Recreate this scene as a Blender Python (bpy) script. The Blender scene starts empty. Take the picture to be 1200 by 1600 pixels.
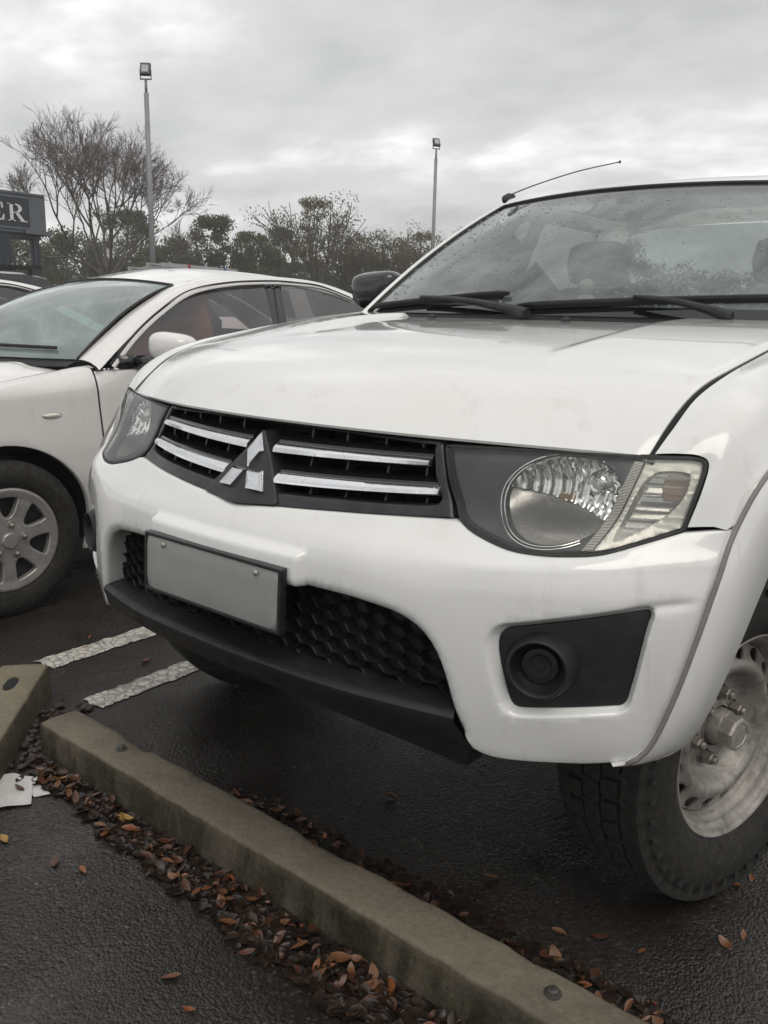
import bpy, bmesh, math, random
import numpy as np
from mathutils import Vector, Matrix, geometry, noise as mnoise

scene = bpy.context.scene
col = scene.collection
R = math.radians
random.seed(7); rng = np.random.default_rng(7)

# ------------------------------------------------------------------ camera
cam_d = bpy.data.cameras.new('camera'); cam = bpy.data.objects.new('camera', cam_d); col.objects.link(cam)
cam_d.sensor_fit = 'VERTICAL'; cam_d.sensor_height = 32.0; cam_d.lens = 1314.67 / 1600 * 32.0
cam_d.clip_start = 0.02; cam_d.clip_end = 3000
_yaw, _pit, _rol = R(38.685), R(13.246), R(-1.336)
_f = Vector((-math.sin(_yaw) * math.cos(_pit), math.cos(_yaw) * math.cos(_pit), -math.sin(_pit)))
_r = Vector((math.cos(_yaw), math.sin(_yaw), 0)); _d = _f.cross(_r)
_r, _d = math.cos(_rol) * _r + math.sin(_rol) * _d, -math.sin(_rol) * _r + math.cos(_rol) * _d
cam.matrix_world = Matrix(((_r.x, -_d.x, -_f.x, 1.1754), (_r.y, -_d.y, -_f.y, -1.0215), (_r.z, -_d.z, -_f.z, 1.2176), (0, 0, 0, 1)))
scene.camera = cam

# ------------------------------------------------------------------ world: overcast sky
SUN_EL, SUN_AZ = R(58), R(118)          # azimuth clockwise from +Y
world = bpy.data.worlds.new('World'); scene.world = world; world.use_nodes = True
wt = world.node_tree; wt.nodes.clear()
def wn(t, **k):
    n = wt.nodes.new(t)
    for a, b in k.items(): setattr(n, a, b)
    return n
def wl(a, b): wt.links.new(a, b)
def wmath(op, a, b=None, c=None):
    n = wn('ShaderNodeMath', operation=op)
    for i, v in enumerate((a, b, c)):
        if v is None: continue
        if isinstance(v, (int, float)): n.inputs[i].default_value = v
        else: wl(v, n.inputs[i])
    return n.outputs[0]
tc = wn('ShaderNodeTexCoord'); sep = wn('ShaderNodeSeparateXYZ'); wl(tc.outputs['Generated'], sep.inputs[0])
zc = wmath('MAXIMUM', sep.outputs['Z'], 0.0)
den = wmath('ADD', zc, 0.24)
cmb = wn('ShaderNodeCombineXYZ')
wl(wmath('DIVIDE', sep.outputs['X'], den), cmb.inputs[0]); wl(wmath('DIVIDE', sep.outputs['Y'], den), cmb.inputs[1])
mp = wn('ShaderNodeMapping'); mp.inputs['Location'].default_value = (3.1, 1.7, 0); mp.inputs['Rotation'].default_value = (0, 0, R(-38)); mp.inputs['Scale'].default_value = (1.0, 1.25, 1)
wl(cmb.outputs[0], mp.inputs[0])
def wnoise(scale, det, rough, dist):
    n = wn('ShaderNodeTexNoise'); n.inputs['Scale'].default_value = scale; n.inputs['Detail'].default_value = det
    n.inputs['Roughness'].default_value = rough; n.inputs['Distortion'].default_value = dist
    wl(mp.outputs[0], n.inputs['Vector']); return n.outputs['Fac']
n1 = wnoise(1.25, 6, .50, .15); n2 = wnoise(3.4, 8, .58, .25)
cl = wmath('ADD', wmath('MULTIPLY', n1, .72), wmath('MULTIPLY', n2, .28))
rp = wn('ShaderNodeValToRGB'); wl(cl, rp.inputs[0])
e = rp.color_ramp.elements
e[0].position = .36; e[0].color = (.40, .40, .395, 1)
e[1].position = .68; e[1].color = (.97, .965, .945, 1)
for p, c in ((.46, .50), (.54, .565), (.60, .70)):
    q = e.new(p); q.color = (c, c * .998, c * .985, 1)
# overcast luminance: brighter towards the zenith
grad = wmath('ADD', wmath('ADD', wmath('MULTIPLY', wmath('POWER', zc, 1.4), .42), 1.24), wmath('MULTIPLY', wmath('EXPONENT', wmath('MULTIPLY', zc, -9.0)), .30))
mul = wn('ShaderNodeVectorMath', operation='SCALE'); wl(rp.outputs[0], mul.inputs[0]); wl(grad, mul.inputs['Scale'])
sky = wn('ShaderNodeTexSky', sky_type='NISHITA'); sky.sun_disc = False; sky.sun_elevation = SUN_EL; sky.sun_rotation = SUN_AZ
sk = wn('ShaderNodeVectorMath', operation='SCALE'); wl(sky.outputs[0], sk.inputs[0]); sk.inputs['Scale'].default_value = .08
mx = wn('ShaderNodeMixRGB'); mx.inputs[0].default_value = .93; wl(sk.outputs[0], mx.inputs[1]); wl(mul.outputs[0], mx.inputs[2])
bg = wn('ShaderNodeBackground'); bg.inputs[1].default_value = 1.0; wl(mx.outputs[0], bg.inputs[0])
wo = wn('ShaderNodeOutputWorld'); wl(bg.outputs[0], wo.inputs[0])

sd = bpy.data.lights.new('sun', 'SUN'); sd.energy = .8; sd.angle = R(35); sd.color = (1, .93, .84)
so = bpy.data.objects.new('sun', sd); col.objects.link(so)
_to = Vector((math.sin(SUN_AZ) * math.cos(SUN_EL), math.cos(SUN_AZ) * math.cos(SUN_EL), math.sin(SUN_EL)))
so.rotation_euler = _to.to_track_quat('Z', 'Y').to_euler(); so.location = _to * 30

vs = scene.view_settings; vs.view_transform = 'Standard'; vs.look = 'None'; vs.gamma = 1; vs.use_curve_mapping = False; vs.exposure = 0.12
scene.cycles.max_bounces = 6; scene.cycles.diffuse_bounces = 3; scene.cycles.glossy_bounces = 4; scene.cycles.transparent_max_bounces = 16; scene.cycles.use_denoising = True
scene.cycles.caustics_reflective = False; scene.cycles.caustics_refractive = False

# ------------------------------------------------------------------ materials
class NT:
    def __init__(s, name):
        s.m = bpy.data.materials.new(name); s.m.use_nodes = True; s.t = s.m.node_tree; s.t.nodes.clear()
        s.out = s.n('ShaderNodeOutputMaterial'); s._pos = None
    def n(s, t, **k):
        x = s.t.nodes.new(t)
        for a, b in k.items(): setattr(x, a, b)
        return x
    def l(s, a, b): s.t.links.new(a, b)
    def v(s, sock, val):
        if isinstance(val, bpy.types.NodeSocket): s.l(val, sock)
        elif isinstance(val, (tuple, list)) and sock.type == 'RGBA' and len(val) == 3: sock.default_value = (*val, 1)
        else: sock.default_value = val
    def pos(s):
        if s._pos is None: s._pos = s.n('ShaderNodeTexCoord').outputs['Object']
        return s._pos
    def mapped(s, scale=(1, 1, 1), loc=(0, 0, 0), rot=(0, 0, 0)):
        m = s.n('ShaderNodeMapping'); s.l(s.pos(), m.inputs[0]); m.inputs['Scale'].default_value = scale; m.inputs['Location'].default_value = loc; m.inputs['Rotation'].default_value = rot
        return m.outputs[0]
    def noise(s, scale, det=4, rough=.55, dist=0, vec=None):
        x = s.n('ShaderNodeTexNoise'); s.l(vec or s.pos(), x.inputs['Vector'])
        for k, v in (('Scale', scale), ('Detail', det), ('Roughness', rough), ('Distortion', dist)): x.inputs[k].default_value = v
        return x.outputs['Fac']
    def voro(s, scale, out='Distance', feature='F1', vec=None, rnd=1):
        x = s.n('ShaderNodeTexVoronoi', feature=feature); s.l(vec or s.pos(), x.inputs['Vector']); x.inputs['Scale'].default_value = scale; x.inputs['Randomness'].default_value = rnd
        return x.outputs[out]
    def ramp(s, fac, *stops, interp='LINEAR'):
        r = s.n('ShaderNodeValToRGB'); s.l(fac, r.inputs[0]); el = r.color_ramp.elements; r.color_ramp.interpolation = interp
        for i, (p, c) in enumerate(stops):
            q = el[i] if i < 2 else el.new(p)
            q.position = p; q.color = (c, c, c, 1) if isinstance(c, (int, float)) else (*c, 1)
        return r.outputs[0]
    def math(s, op, a, b=0.0, clamp=False):
        x = s.n('ShaderNodeMath', operation=op); x.use_clamp = clamp; s.v(x.inputs[0], a); s.v(x.inputs[1], b); return x.outputs[0]
    def mix(s, fac, a, b, mode='MIX'):
        x = s.n('ShaderNodeMixRGB', blend_type=mode); s.v(x.inputs[0], fac); s.v(x.inputs[1], a); s.v(x.inputs[2], b); return x.outputs[0]
    def bump(s, h, strength=.3, dist=.01, normal=None):
        x = s.n('ShaderNodeBump'); s.v(x.inputs['Strength'], strength); x.inputs['Distance'].default_value = dist; s.l(h, x.inputs['Height'])
        if normal: s.l(normal, x.inputs['Normal'])
        return x.outputs[0]
    def pbr(s, color, rough=.5, metal=0, normal=None, spec=.5, coat=0, coat_rough=.05, trans=0, ior=None, emit=None, emit_s=0, sheen=0):
        p = s.n('ShaderNodeBsdfPrincipled'); s.v(p.inputs['Base Color'], color); s.v(p.inputs['Roughness'], rough); s.v(p.inputs['Metallic'], metal)
        s.v(p.inputs['Specular IOR Level'], spec); s.v(p.inputs['Coat Weight'], coat); p.inputs['Coat Roughness'].default_value = coat_rough
        p.inputs['Transmission Weight'].default_value = trans
        if ior: p.inputs['IOR'].default_value = ior
        if emit: s.v(p.inputs['Emission Color'], emit); p.inputs['Emission Strength'].default_value = emit_s
        if normal: s.l(normal, p.inputs['Normal'])
        return p.outputs[0]
    def done(s, sh): s.l(sh, s.out.inputs[0]); return s.m

def simple(name, c, rough=.5, metal=0, var=.12, scale=9, bump=0, bscale=120, spec=.5, coat=0, rvar=.1, dust=0, dustc=(.25, .23, .2)):
    t = NT(name); nz = t.noise(scale, 6, .6)
    lo = tuple(max(0, x * (1 - var)) for x in c); hi = tuple(min(1, x * (1 + var)) for x in c)
    cc = t.ramp(nz, (.3, lo), (.7, hi))
    if dust: cc = t.mix(t.ramp(t.noise(scale * 2.3, 7, .68, .3), (.48, 0), (.75, dust)), cc, dustc)
    rr = t.ramp(t.noise(scale * 1.7, 5, .6), (.3, max(.02, rough - rvar)), (.7, min(1, rough + rvar)))
    nm = t.bump(t.noise(bscale, 4, .6), bump, .004) if bump else None
    return t.done(t.pbr(cc, rr, metal, nm, spec, coat))

def paint(name, c, tint, seed):
    t = NT(name); v = t.mapped(loc=(seed, seed * .7, 0))
    big = t.noise(2.2, 6, .62, .4, v); strk = t.noise(3.0, 7, .7, .5, t.mapped(scale=(5.5, 5.5, .9), loc=(seed, 0, 0)))
    cc = t.mix(t.ramp(big, (.42, 0), (.75, .55)), c, tint)
    cc = t.mix(t.ramp(strk, (.56, 0), (.80, .38)), cc, (.46, .43, .37))
    spk = t.ramp(t.voro(26, vec=v), (.028, 1), (.05, 0)); keep = t.ramp(t.noise(7, 3, .6, 0, v), (.60, 0), (.66, 1))
    cc = t.mix(t.math('MULTIPLY', t.math('MULTIPLY', spk, keep), .8), cc, (.16, .14, .11))
    fine = t.noise(160, 3, .7, 0, v)
    cc = t.mix(t.ramp(fine, (.60, 0), (.78, .16)), cc, (.40, .37, .32))
    rr = t.ramp(big, (.3, .10), (.75, .20))
    nm = t.bump(t.noise(420, 2, .5), .02, .0010)
    return t.done(t.pbr(cc, rr, 0, nm, .5, .9, .03))

M = {}
M['ute_paint'] = paint('ute_paint', (.80, .80, .783), (.725, .72, .685), 1.3)
M['sedan_paint'] = paint('sedan_paint', (.79, .775, .755), (.72, .70, .67), 4.1)
M['black_plastic'] = simple('black_plastic', (.013, .014, .016), .46, 0, .25, 14, .25, 500, .4, dust=.22, dustc=(.075, .07, .063))
M['frame_plastic'] = simple('frame_plastic', (.016, .017, .019), .30, 0, .25, 14, .05, 500, .5, dust=.18, dustc=(.10, .10, .10))
M['gloss_black'] = simple('gloss_black', (.010, .011, .013), .10, 0, .2, 6, 0, 100, .5, .6, .05)
M['deep_black'] = simple('deep_black', (.006, .006, .007), .8, 0, .2, 6)
M['rubber'] = simple('rubber', (.022, .021, .0195), .72, 0, .25, 20, .35, 260, .3, dust=.5, dustc=(.085, .078, .068))
M['rubber_seal'] = simple('rubber_seal', (.018, .018, .019), .6, 0, .2, 20)
M['grey_strip'] = simple('grey_strip', (.22, .205, .195), .6, 0, .15, 30)
M['steel_rim'] = simple('steel_rim', (.31, .29, .265), .42, .3, .3, 11, .25, 90, .45, dust=.95, dustc=(.085, .07, .055))
M['hub_metal'] = simple('hub_metal', (.46, .43, .40), .38, .55, .2, 30, .2, 200, dust=.6, dustc=(.2, .17, .14))
M['nut_metal'] = simple('nut_metal', (.30, .27, .24), .42, .5, .3, 40, .2, 200, dust=.7, dustc=(.12, .10, .08))
M['hubcap'] = simple('hubcap', (.42, .405, .385), .30, .55, .12, 10, .05, 150, dust=.35, dustc=(.2, .18, .15))
M['hub_dark'] = simple('hub_dark', (.05, .05, .055), .5, .3, .3, 16)
def chrome_mat():
    t = NT('chrome'); v = t.mapped(scale=(14, 14, 90))
    pit = t.ramp(t.noise(6, 8, .72, .6, v), (.56, 0), (.70, 1)); sp = t.noise(240, 3, .6)
    cc = t.mix(t.math('MULTIPLY', pit, .62), (.80, .81, .83), (.36, .35, .34))
    rr = t.math('ADD', t.math('MULTIPLY', pit, .20), .05)
    return t.done(t.pbr(cc, rr, .95, t.bump(t.math('ADD', pit, t.math('MULTIPLY', sp, .3)), .05, .0015)))
M['chrome'] = chrome_mat()
M['badge_chrome'] = simple('badge_chrome', (.66, .67, .69), .05, 1, .06, 20, .08, 60, rvar=.05)
M['reflector'] = simple('reflector', (.84, .84, .82), .12, .80, .04, 20, .0, 90, rvar=.04)
M['lamp_shelf'] = simple('lamp_shelf', (.50, .49, .465), .20, .55, .08, 18)
M['silver_plastic'] = simple('silver_plastic', (.80, .79, .70), .25, .15, .05, 20)
def glass_mat(name, tint, fog, fogc, rough=.02, smear=.0, ior=1.5, seed=0):
    t = NT(name); v = t.mapped(loc=(seed, 0, seed))
    tr = t.n('ShaderNodeBsdfTransparent'); t.v(tr.inputs[0], tint)
    df = t.n('ShaderNodeBsdfDiffuse'); t.v(df.inputs[0], fogc)
    gl = t.n('ShaderNodeBsdfGlossy'); gl.inputs['Roughness'].default_value = rough; t.v(gl.inputs[0], (.95, .97, .97))
    fac = t.ramp(t.noise(2.6, 6, .62, 1.2, v), (.30, max(0, fog - smear)), (.72, fog + smear)) if smear else fog
    a = t.n('ShaderNodeMixShader'); t.v(a.inputs[0], fac); t.l(tr.outputs[0], a.inputs[1]); t.l(df.outputs[0], a.inputs[2])
    fr = t.n('ShaderNodeFresnel'); fr.inputs[0].default_value = ior
    b = t.n('ShaderNodeMixShader'); t.l(fr.outputs[0], b.inputs[0]); t.l(a.outputs[0], b.inputs[1]); t.l(gl.outputs[0], b.inputs[2])
    return t.done(b.outputs[0])
M['windscreen'] = glass_mat('windscreen_glass', (.62, .68, .66), .20, (.62, .68, .66), .03, .09, 1.75)
M['sedan_screen'] = glass_mat('sedan_screen_glass', (.58, .72, .69), .30, (.60, .73, .70), .03, .14, 1.75, 3)
M['tint_glass'] = glass_mat('tinted_side_glass', (.58, .53, .53), .09, (.34, .31, .33), .03, .05, 1.7, 5)
M['side_glass'] = glass_mat('side_glass', (.35, .38, .38), .06, (.3, .3, .3), .02, .03, 1.6)
M['lens'] = glass_mat('headlight_lens', (.97, .97, .96), .035, (.55, .55, .52), .02, .03, 1.42)
M['clear_ribbed'] = glass_mat('indicator_inner_lens', (.80, .80, .78), .26, (.55, .54, .52), .08, .06, 1.5)
M['drop'] = glass_mat('water_drop', (.80, .83, .83), .12, (.75, .78, .78), .03, 0, 2.0)
M['amber'] = simple('amber_tint', (.62, .38, .25), .35, 0, .1, 20)
M['interior'] = simple('interior_grey', (.10, .105, .11), .85, 0, .2, 9)
M['seat'] = simple('seat_fabric', (.055, .06, .065), .9, 0, .2, 20, .2, 200)
M['tan_seat'] = simple('tan_seat_cover', (.62, .30, .18), .9, 0, .25, 12, .2, 200)
M['silver_shade'] = simple('pale_sun_strip', (.62, .78, .74), .5, 0, .08, 12)
M['dash'] = simple('dashboard', (.07, .075, .08), .8, 0, .2, 15, .15, 300)
M['white_thing'] = simple('white_felt', (.85, .85, .83), .9, 0, .08, 40)
M['red_thing'] = simple('red_felt', (.50, .05, .04), .9, 0, .15, 40)
M['plate'] = simple('plate_face', (.33, .33, .315), .38, 0, .08, 12, dust=.3, dustc=(.36, .34, .30))

# ------------------------------------------------------------------ mesh helpers
def tag(o, label=None, cat=None, group=None, kind=None):
    if label: o['label'] = label
    if cat: o['category'] = cat
    if group: o['group'] = group
    if kind: o['kind'] = kind
    return o
def link(o, parent=None):
    col.objects.link(o)
    if parent: o.parent = parent
    return o
def empty(name, loc=(0, 0, 0), rz=0, parent=None):
    o = bpy.data.objects.new(name, None); o.empty_display_size = .1; o.location = loc; o.rotation_euler = (0, 0, rz)
    return link(o, parent)
def mesh(name, V, F, mat=None, smooth=True, sharp=None):
    me = bpy.data.meshes.new(name); me.from_pydata([tuple(map(float, v)) for v in V], [], [tuple(map(int, f)) for f in F])
    for m in (mat if isinstance(mat, (list, tuple)) else [mat]):
        if m: me.materials.append(m)
    me.validate()
    me.shade_smooth() if smooth else me.shade_flat()
    if smooth and sharp: me.set_sharp_from_angle(angle=R(sharp))
    return me
def obj(name, V, F, mat, parent=None, smooth=True, sharp=None):
    return link(bpy.data.objects.new(name, mesh(name, V, F, mat, smooth, sharp)), parent)
class MB:
    """collects shapes into one mesh"""
    def __init__(s): s.V = []; s.F = []
    def add(s, V, F):
        k = len(s.V); s.V += [tuple(v) for v in V]; s.F += [tuple(i + k for i in f) for f in F]; return s
    def box(s, lo, hi, M_=None):
        (x0, y0, z0), (x1, y1, z1) = lo, hi
        V = [(x0, y0, z0), (x1, y0, z0), (x1, y1, z0), (x0, y1, z0), (x0, y0, z1), (x1, y0, z1), (x1, y1, z1), (x0, y1, z1)]
        if M_ is not None: V = [tuple(M_ @ Vector(v)) for v in V]
        return s.add(V, [(0, 3, 2, 1), (4, 5, 6, 7), (0, 1, 5, 4), (1, 2, 6, 5), (2, 3, 7, 6), (3, 0, 4, 7)])
    def tube(s, path, rad, seg=8, cap=True):
        V, F = tube_geo(path, rad, seg, cap); return s.add(V, F)
    def grid(s, rows, close=False):
        V, F = grid_geo(rows, close); return s.add(V, F)
    def lathe(s, prof, seg=48, axis='x', c=(0, 0, 0), a0=0, a1=2 * math.pi):
        V, F = lathe_geo(prof, seg, axis, c, a0, a1); return s.add(V, F)
    def build(s, name, mat, parent=None, smooth=True, sharp=None): return obj(name, s.V, s.F, mat, parent, smooth, sharp)
def grid_geo(rows, close=False):
    n = len(rows); m = len(rows[0]); V = [tuple(p) for r in rows for p in r]; F = []
    for i in range(n - 1):
        for j in range(m if close else m - 1):
            k = (j + 1) % m; F.append((i * m + j, i * m + k, (i + 1) * m + k, (i + 1) * m + j))
    return V, F
def tube_geo(path, rad, seg=8, cap=True):
    P = [Vector(p) for p in path]; n = len(P); rad = rad if hasattr(rad, '__len__') else [rad] * n
    V, F = [], []; up = Vector((0, 0, 1)); u = None
    for i in range(n):
        t = (P[min(i + 1, n - 1)] - P[max(i - 1, 0)]).normalized()
        if u is None:
            u = t.cross(up)
            if u.length < 1e-3: u = t.cross(Vector((1, 0, 0)))
        u = (u - t * u.dot(t)).normalized(); w = t.cross(u)
        for k in range(seg):
            a = 2 * math.pi * k / seg; V.append(tuple(P[i] + (u * math.cos(a) + w * math.sin(a)) * rad[i]))
    for i in range(n - 1):
        for k in range(seg): F.append((i * seg + k, i * seg + (k + 1) % seg, (i + 1) * seg + (k + 1) % seg, (i + 1) * seg + k))
    if cap: F.append(tuple(range(seg - 1, -1, -1))); F.append(tuple(range((n - 1) * seg, n * seg)))
    return V, F
def lathe_geo(prof, seg=48, axis='x', c=(0, 0, 0), a0=0, a1=2 * math.pi):
    """prof: (axial, radius); axis x: circle in yz; axis y: circle in xz; axis z: circle in xy"""
    full = abs(a1 - a0 - 2 * math.pi) < 1e-6; n = seg if full else seg + 1; rows = []
    for (h, r) in prof:
        row = []
        for k in range(n):
            a = a0 + (a1 - a0) * k / seg; u, w = r * math.cos(a), r * math.sin(a)
            p = (h, u, w) if axis == 'x' else ((u, h, w) if axis == 'y' else (u, w, h))
            row.append((p[0] + c[0], p[1] + c[1], p[2] + c[2]))
        rows.append(row)
    return grid_geo(rows, full)
def cat(pts, n):
    """Catmull-Rom through pts, n samples, even in chord length"""
    P = np.array(pts, float)
    if len(P) < 3: return [tuple(P[0] + (P[-1] - P[0]) * t) for t in np.linspace(0, 1, n)]
    d = np.r_[0, np.cumsum(np.linalg.norm(np.diff(P, axis=0), axis=1))]; d /= d[-1]
    Q = np.vstack([2 * P[0] - P[1], P, 2 * P[-1] - P[-2]]); out = []
    for t in np.linspace(0, 1, n):
        i = min(max(int(np.searchsorted(d, t, side='right')) - 1, 0), len(P) - 2); u = (t - d[i]) / max(d[i + 1] - d[i], 1e-9)
        p0, p1, p2, p3 = Q[i:i + 4]
        out.append(tuple(.5 * (2 * p1 + (p2 - p0) * u + (2 * p0 - 5 * p1 + 4 * p2 - p3) * u * u + (3 * p1 - p0 - 3 * p2 + p3) * u ** 3)))
    return out
def loft(rows, nu, nv):
    """rows of control points -> smooth surface rows"""
    A = [cat(r, nv) for r in rows]
    cols = [cat([A[i][j] for i in range(len(A))], nu) for j in range(nv)]
    return [[cols[j][i] for j in range(nv)] for i in range(nu)]
def mirx(V, F): return [(-v[0], v[1], v[2]) for v in V], [tuple(reversed(f)) for f in F]
def inside(P, poly):
    x, y = P[:, 0], P[:, 1]; r = np.zeros(len(P), bool); n = len(poly); j = n - 1
    for i in range(n):
        xi, yi = poly[i]; xj, yj = poly[j]
        if yi != yj: r ^= ((yi > y) != (yj > y)) & (x < (xj - xi) * (y - yi) / (yj - yi) + xi)
        j = i
    return r
def segdist(P, A, B):
    out = np.full(len(P), 1e9)
    for a, b in zip(A, B):
        d = b - a; L = d @ d
        t = np.clip(((P - a) @ d) / max(L, 1e-12), 0, 1); out = np.minimum(out, np.linalg.norm(P - a - t[:, None] * d, axis=1))
    return out
def polydist(P, line, closed=False):
    L = np.array(line, float); B = np.roll(L, -1, 0) if closed else L[1:]; A = L if closed else L[:-1]
    return segdist(P, A, B)
def densify(poly, step):
    out = []; n = len(poly)
    for i in range(n):
        a = np.array(poly[i], float); b = np.array(poly[(i + 1) % n], float); k = max(1, int(math.ceil(np.linalg.norm(b - a) / step)))
        out += [tuple(a + (b - a) * t / k) for t in range(k)]
    return out
def smooth_closed(pts, step=.01, it=2):
    """Chaikin-rounded closed polygon"""
    P = [np.array(p, float) for p in pts]
    for _ in range(it):
        Q = []
        for i in range(len(P)):
            a, b = P[i], P[(i + 1) % len(P)]; Q += [a * .75 + b * .25, a * .25 + b * .75]
        P = Q
    return densify([tuple(p) for p in P], step)
def sheet_geo(outer, holes, surf, step=.015, edge=.004, depth=.015, axis='y', back=1, depth_fn=None, extra_pts=None):
    """mesh of a 2-D outline laid on the height field surf(a, b) along axis, with rounded edge and returned rim.
    back=+1: the rim goes to larger values of the axis"""
    loops = [densify(outer, step * .7)] + [densify(h, step * .7) for h in holes]
    O = [np.array(l) for l in loops]
    A = np.vstack(O); B = np.vstack([np.roll(o, -1, 0) for o in O])
    pts = [tuple(p) for o in O for p in o]; edges = []; k = 0
    for o in O:
        edges += [(k + i, k + (i + 1) % len(o)) for i in range(len(o))]; k += len(o)
    nb = k
    def isin(P):
        r = inside(P, loops[0])
        for h in loops[1:]: r &= ~inside(P, h)
        return r
    lo, hi = O[0].min(0), O[0].max(0)
    gx, gy = np.meshgrid(np.arange(lo[0] + step * .37, hi[0], step), np.arange(lo[1] + step * .41, hi[1], step))
    G = np.c_[gx.ravel(), gy.ravel()]
    G = G[isin(G)]; G = G[segdist(G, A, B) > max(step * .55, edge * 1.4 if edge else 0)]
    extra = [G]
    if edge:
        T = np.vstack([np.roll(o, -1, 0) - np.roll(o, 1, 0) for o in O]); N = np.c_[-T[:, 1], T[:, 0]]; N /= np.maximum(np.linalg.norm(N, axis=1), 1e-9)[:, None]
        for dd in (edge * .12, edge * .45, edge):
            for sg in (1, -1):
                Q = A + N * dd * sg; Q = Q[isin(Q)]
                if len(Q): extra.append(Q[segdist(Q, A, B) > dd * .85])
    if extra_pts is not None:
        Q = np.array(extra_pts); Q = Q[isin(Q)]; extra.append(Q[segdist(Q, A, B) > .0022])
    P2 = np.vstack([np.array(pts)] + [x for x in extra if len(x)])
    vc, ec, fc, ov, oe, of = geometry.delaunay_2d_cdt([Vector(p) for p in P2], edges, [], 0, 1e-7)
    V2 = np.array([(v.x, v.y) for v in vc]); F = [tuple(f) for f in fc]
    cen = np.array([V2[list(f)].mean(0) for f in F]); keep = isin(cen); F = [f for f, q in zip(F, keep) if q]
    used = sorted({i for f in F for i in f}); mp_ = {i: j for j, i in enumerate(used)}
    V2 = V2[used]; F = [tuple(mp_[i] for i in f) for f in F]
    h = np.asarray(surf(V2[:, 0], V2[:, 1]), float) * np.ones(len(V2))
    if edge:
        d = np.clip(segdist(V2, A, B), 0, edge); h = h + back * (edge - np.sqrt(np.maximum(edge ** 2 - (edge - d) ** 2, 0)))
    def v3(a, b, c):
        return (a, c, b) if axis == 'y' else ((c, a, b) if axis == 'x' else (a, b, c))
    V = [v3(a, b, c) for (a, b), c in zip(V2, h)]
    if depth:
        cnt = {}
        for f in F:
            for i in range(3):
                q = (f[i], f[(i + 1) % 3]); cnt[tuple(sorted(q))] = cnt.get(tuple(sorted(q)), []) + [q]
        rim = {}
        for kx, qs in cnt.items():
            if len(qs) == 1:
                a, b = qs[0]
                for i in (a, b):
                    if i not in rim:
                        dp = depth_fn(V2[i][0], V2[i][1]) if depth_fn else depth
                        rim[i] = len(V); V.append(v3(V2[i][0], V2[i][1], h[i] + back * dp))
                F.append((b, a, rim[a], rim[b]))
    return V, F
def sheet(name, outer, holes, surf, mat, parent=None, sharp=50, **k):
    V, F = sheet_geo(outer, holes, surf, **k); return obj(name, V, F, mat, parent, True, sharp)
def copies(src, parent, mats):
    """further objects that share src's mesh; mats: local matrices"""
    out = []
    for m in mats:
        c = src.copy(); col.objects.link(c); c.parent = parent; c.matrix_local = m; out.append(c)
    return out
def circle(cx, cz, r, n=48, a0=0, rz=None): return [(cx + r * math.cos(a0 + 2 * math.pi * i / n), cz + (rz or r) * math.sin(a0 + 2 * math.pi * i / n)) for i in range(n)]
def sstep(a, b, x):
    t = np.clip((np.asarray(x, float) - a) / (b - a), 0, 1); return t * t * (3 - 2 * t)
# ------------------------------------------------------------------ pickup truck (front towards -Y, near side +X)
FX = np.array([0, .15, .3, .42, .52, .6, .68, .75, .82, .90])
FZ = np.array([.44, .50, .55, .60, .70, .80, .84, .87, .90, .95, 1.0, 1.06])
FT = np.array([
    [.030, .035, .050, .075, .100, .130, .175, .230, .300, .390],
    [-.020, -.015, .000, .030, .060, .098, .150, .205, .275, .360],
    [-.040, -.035, -.018, .012, .045, .084, .130, .185, .255, .340],
    [-.045, -.040, -.023, .005, .038, .075, .120, .175, .245, .330],
    [-.045, -.040, -.023, .003, .034, .070, .113, .170, .240, .330],
    [-.035, -.030, -.014, .011, .042, .076, .119, .176, .246, .335],
    [-.022, -.016, .002, .030, .058, .090, .132, .190, .258, .345],
    [.003, .010, .036, .068, .096, .122, .160, .212, .275, .360],
    [.025, .032, .062, .104, .134, .158, .190, .235, .292, .370],
    [.058, .064, .092, .128, .164, .190, .220, .258, .306, .380],
    [.085, .090, .115, .147, .186, .218, .252, .284, .325, .395],
    [.118, .122, .146, .175, .214, .250, .290, .320, .355, .42]])
def nspl(xs, ys, x):
    n = len(xs); h = np.diff(xs); A = np.zeros((n, n)); B = np.zeros((n,) + ys.shape[:-1]); A[0, 0] = A[-1, -1] = 1
    for i in range(1, n - 1):
        A[i, i - 1] = h[i - 1]; A[i, i] = 2 * (h[i - 1] + h[i]); A[i, i + 1] = h[i]
        B[i] = 6 * ((ys[..., i + 1] - ys[..., i]) / h[i] - (ys[..., i] - ys[..., i - 1]) / h[i - 1])
    m = np.moveaxis(np.linalg.solve(A, B.reshape(n, -1)).reshape(B.shape), 0, -1)
    i = np.clip(np.searchsorted(xs, x) - 1, 0, n - 2); t = x - xs[i]; H = h[i]
    a, b, ma, mb = ys[..., i], ys[..., i + 1], m[..., i], m[..., i + 1]
    return a + t * ((b - a) / H - H * (2 * ma + mb) / 6) + ma * t * t / 2 + (mb - ma) / (6 * H) * t ** 3
_T = nspl(FZ, nspl(np.concatenate([-FX[:0:-1], FX]), np.concatenate([FT[:, :0:-1], FT], 1), np.linspace(0, .9, 181)).T, np.linspace(.44, 1.06, 125))
def Yf(x, z):
    """front of the truck: y over (x, z)"""
    x = np.abs(np.asarray(x, float)); z = np.asarray(z, float)
    a = np.clip(x / .005, 0, 179.999); b = np.clip((z - .44) / .005, 0, 123.999)
    i = a.astype(int); j = b.astype(int); a = a - i; b = b - j
    return (_T[i, j] * (1 - a) + _T[i + 1, j] * a) * (1 - b) + (_T[i, j + 1] * (1 - a) + _T[i + 1, j + 1] * a) * b

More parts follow.
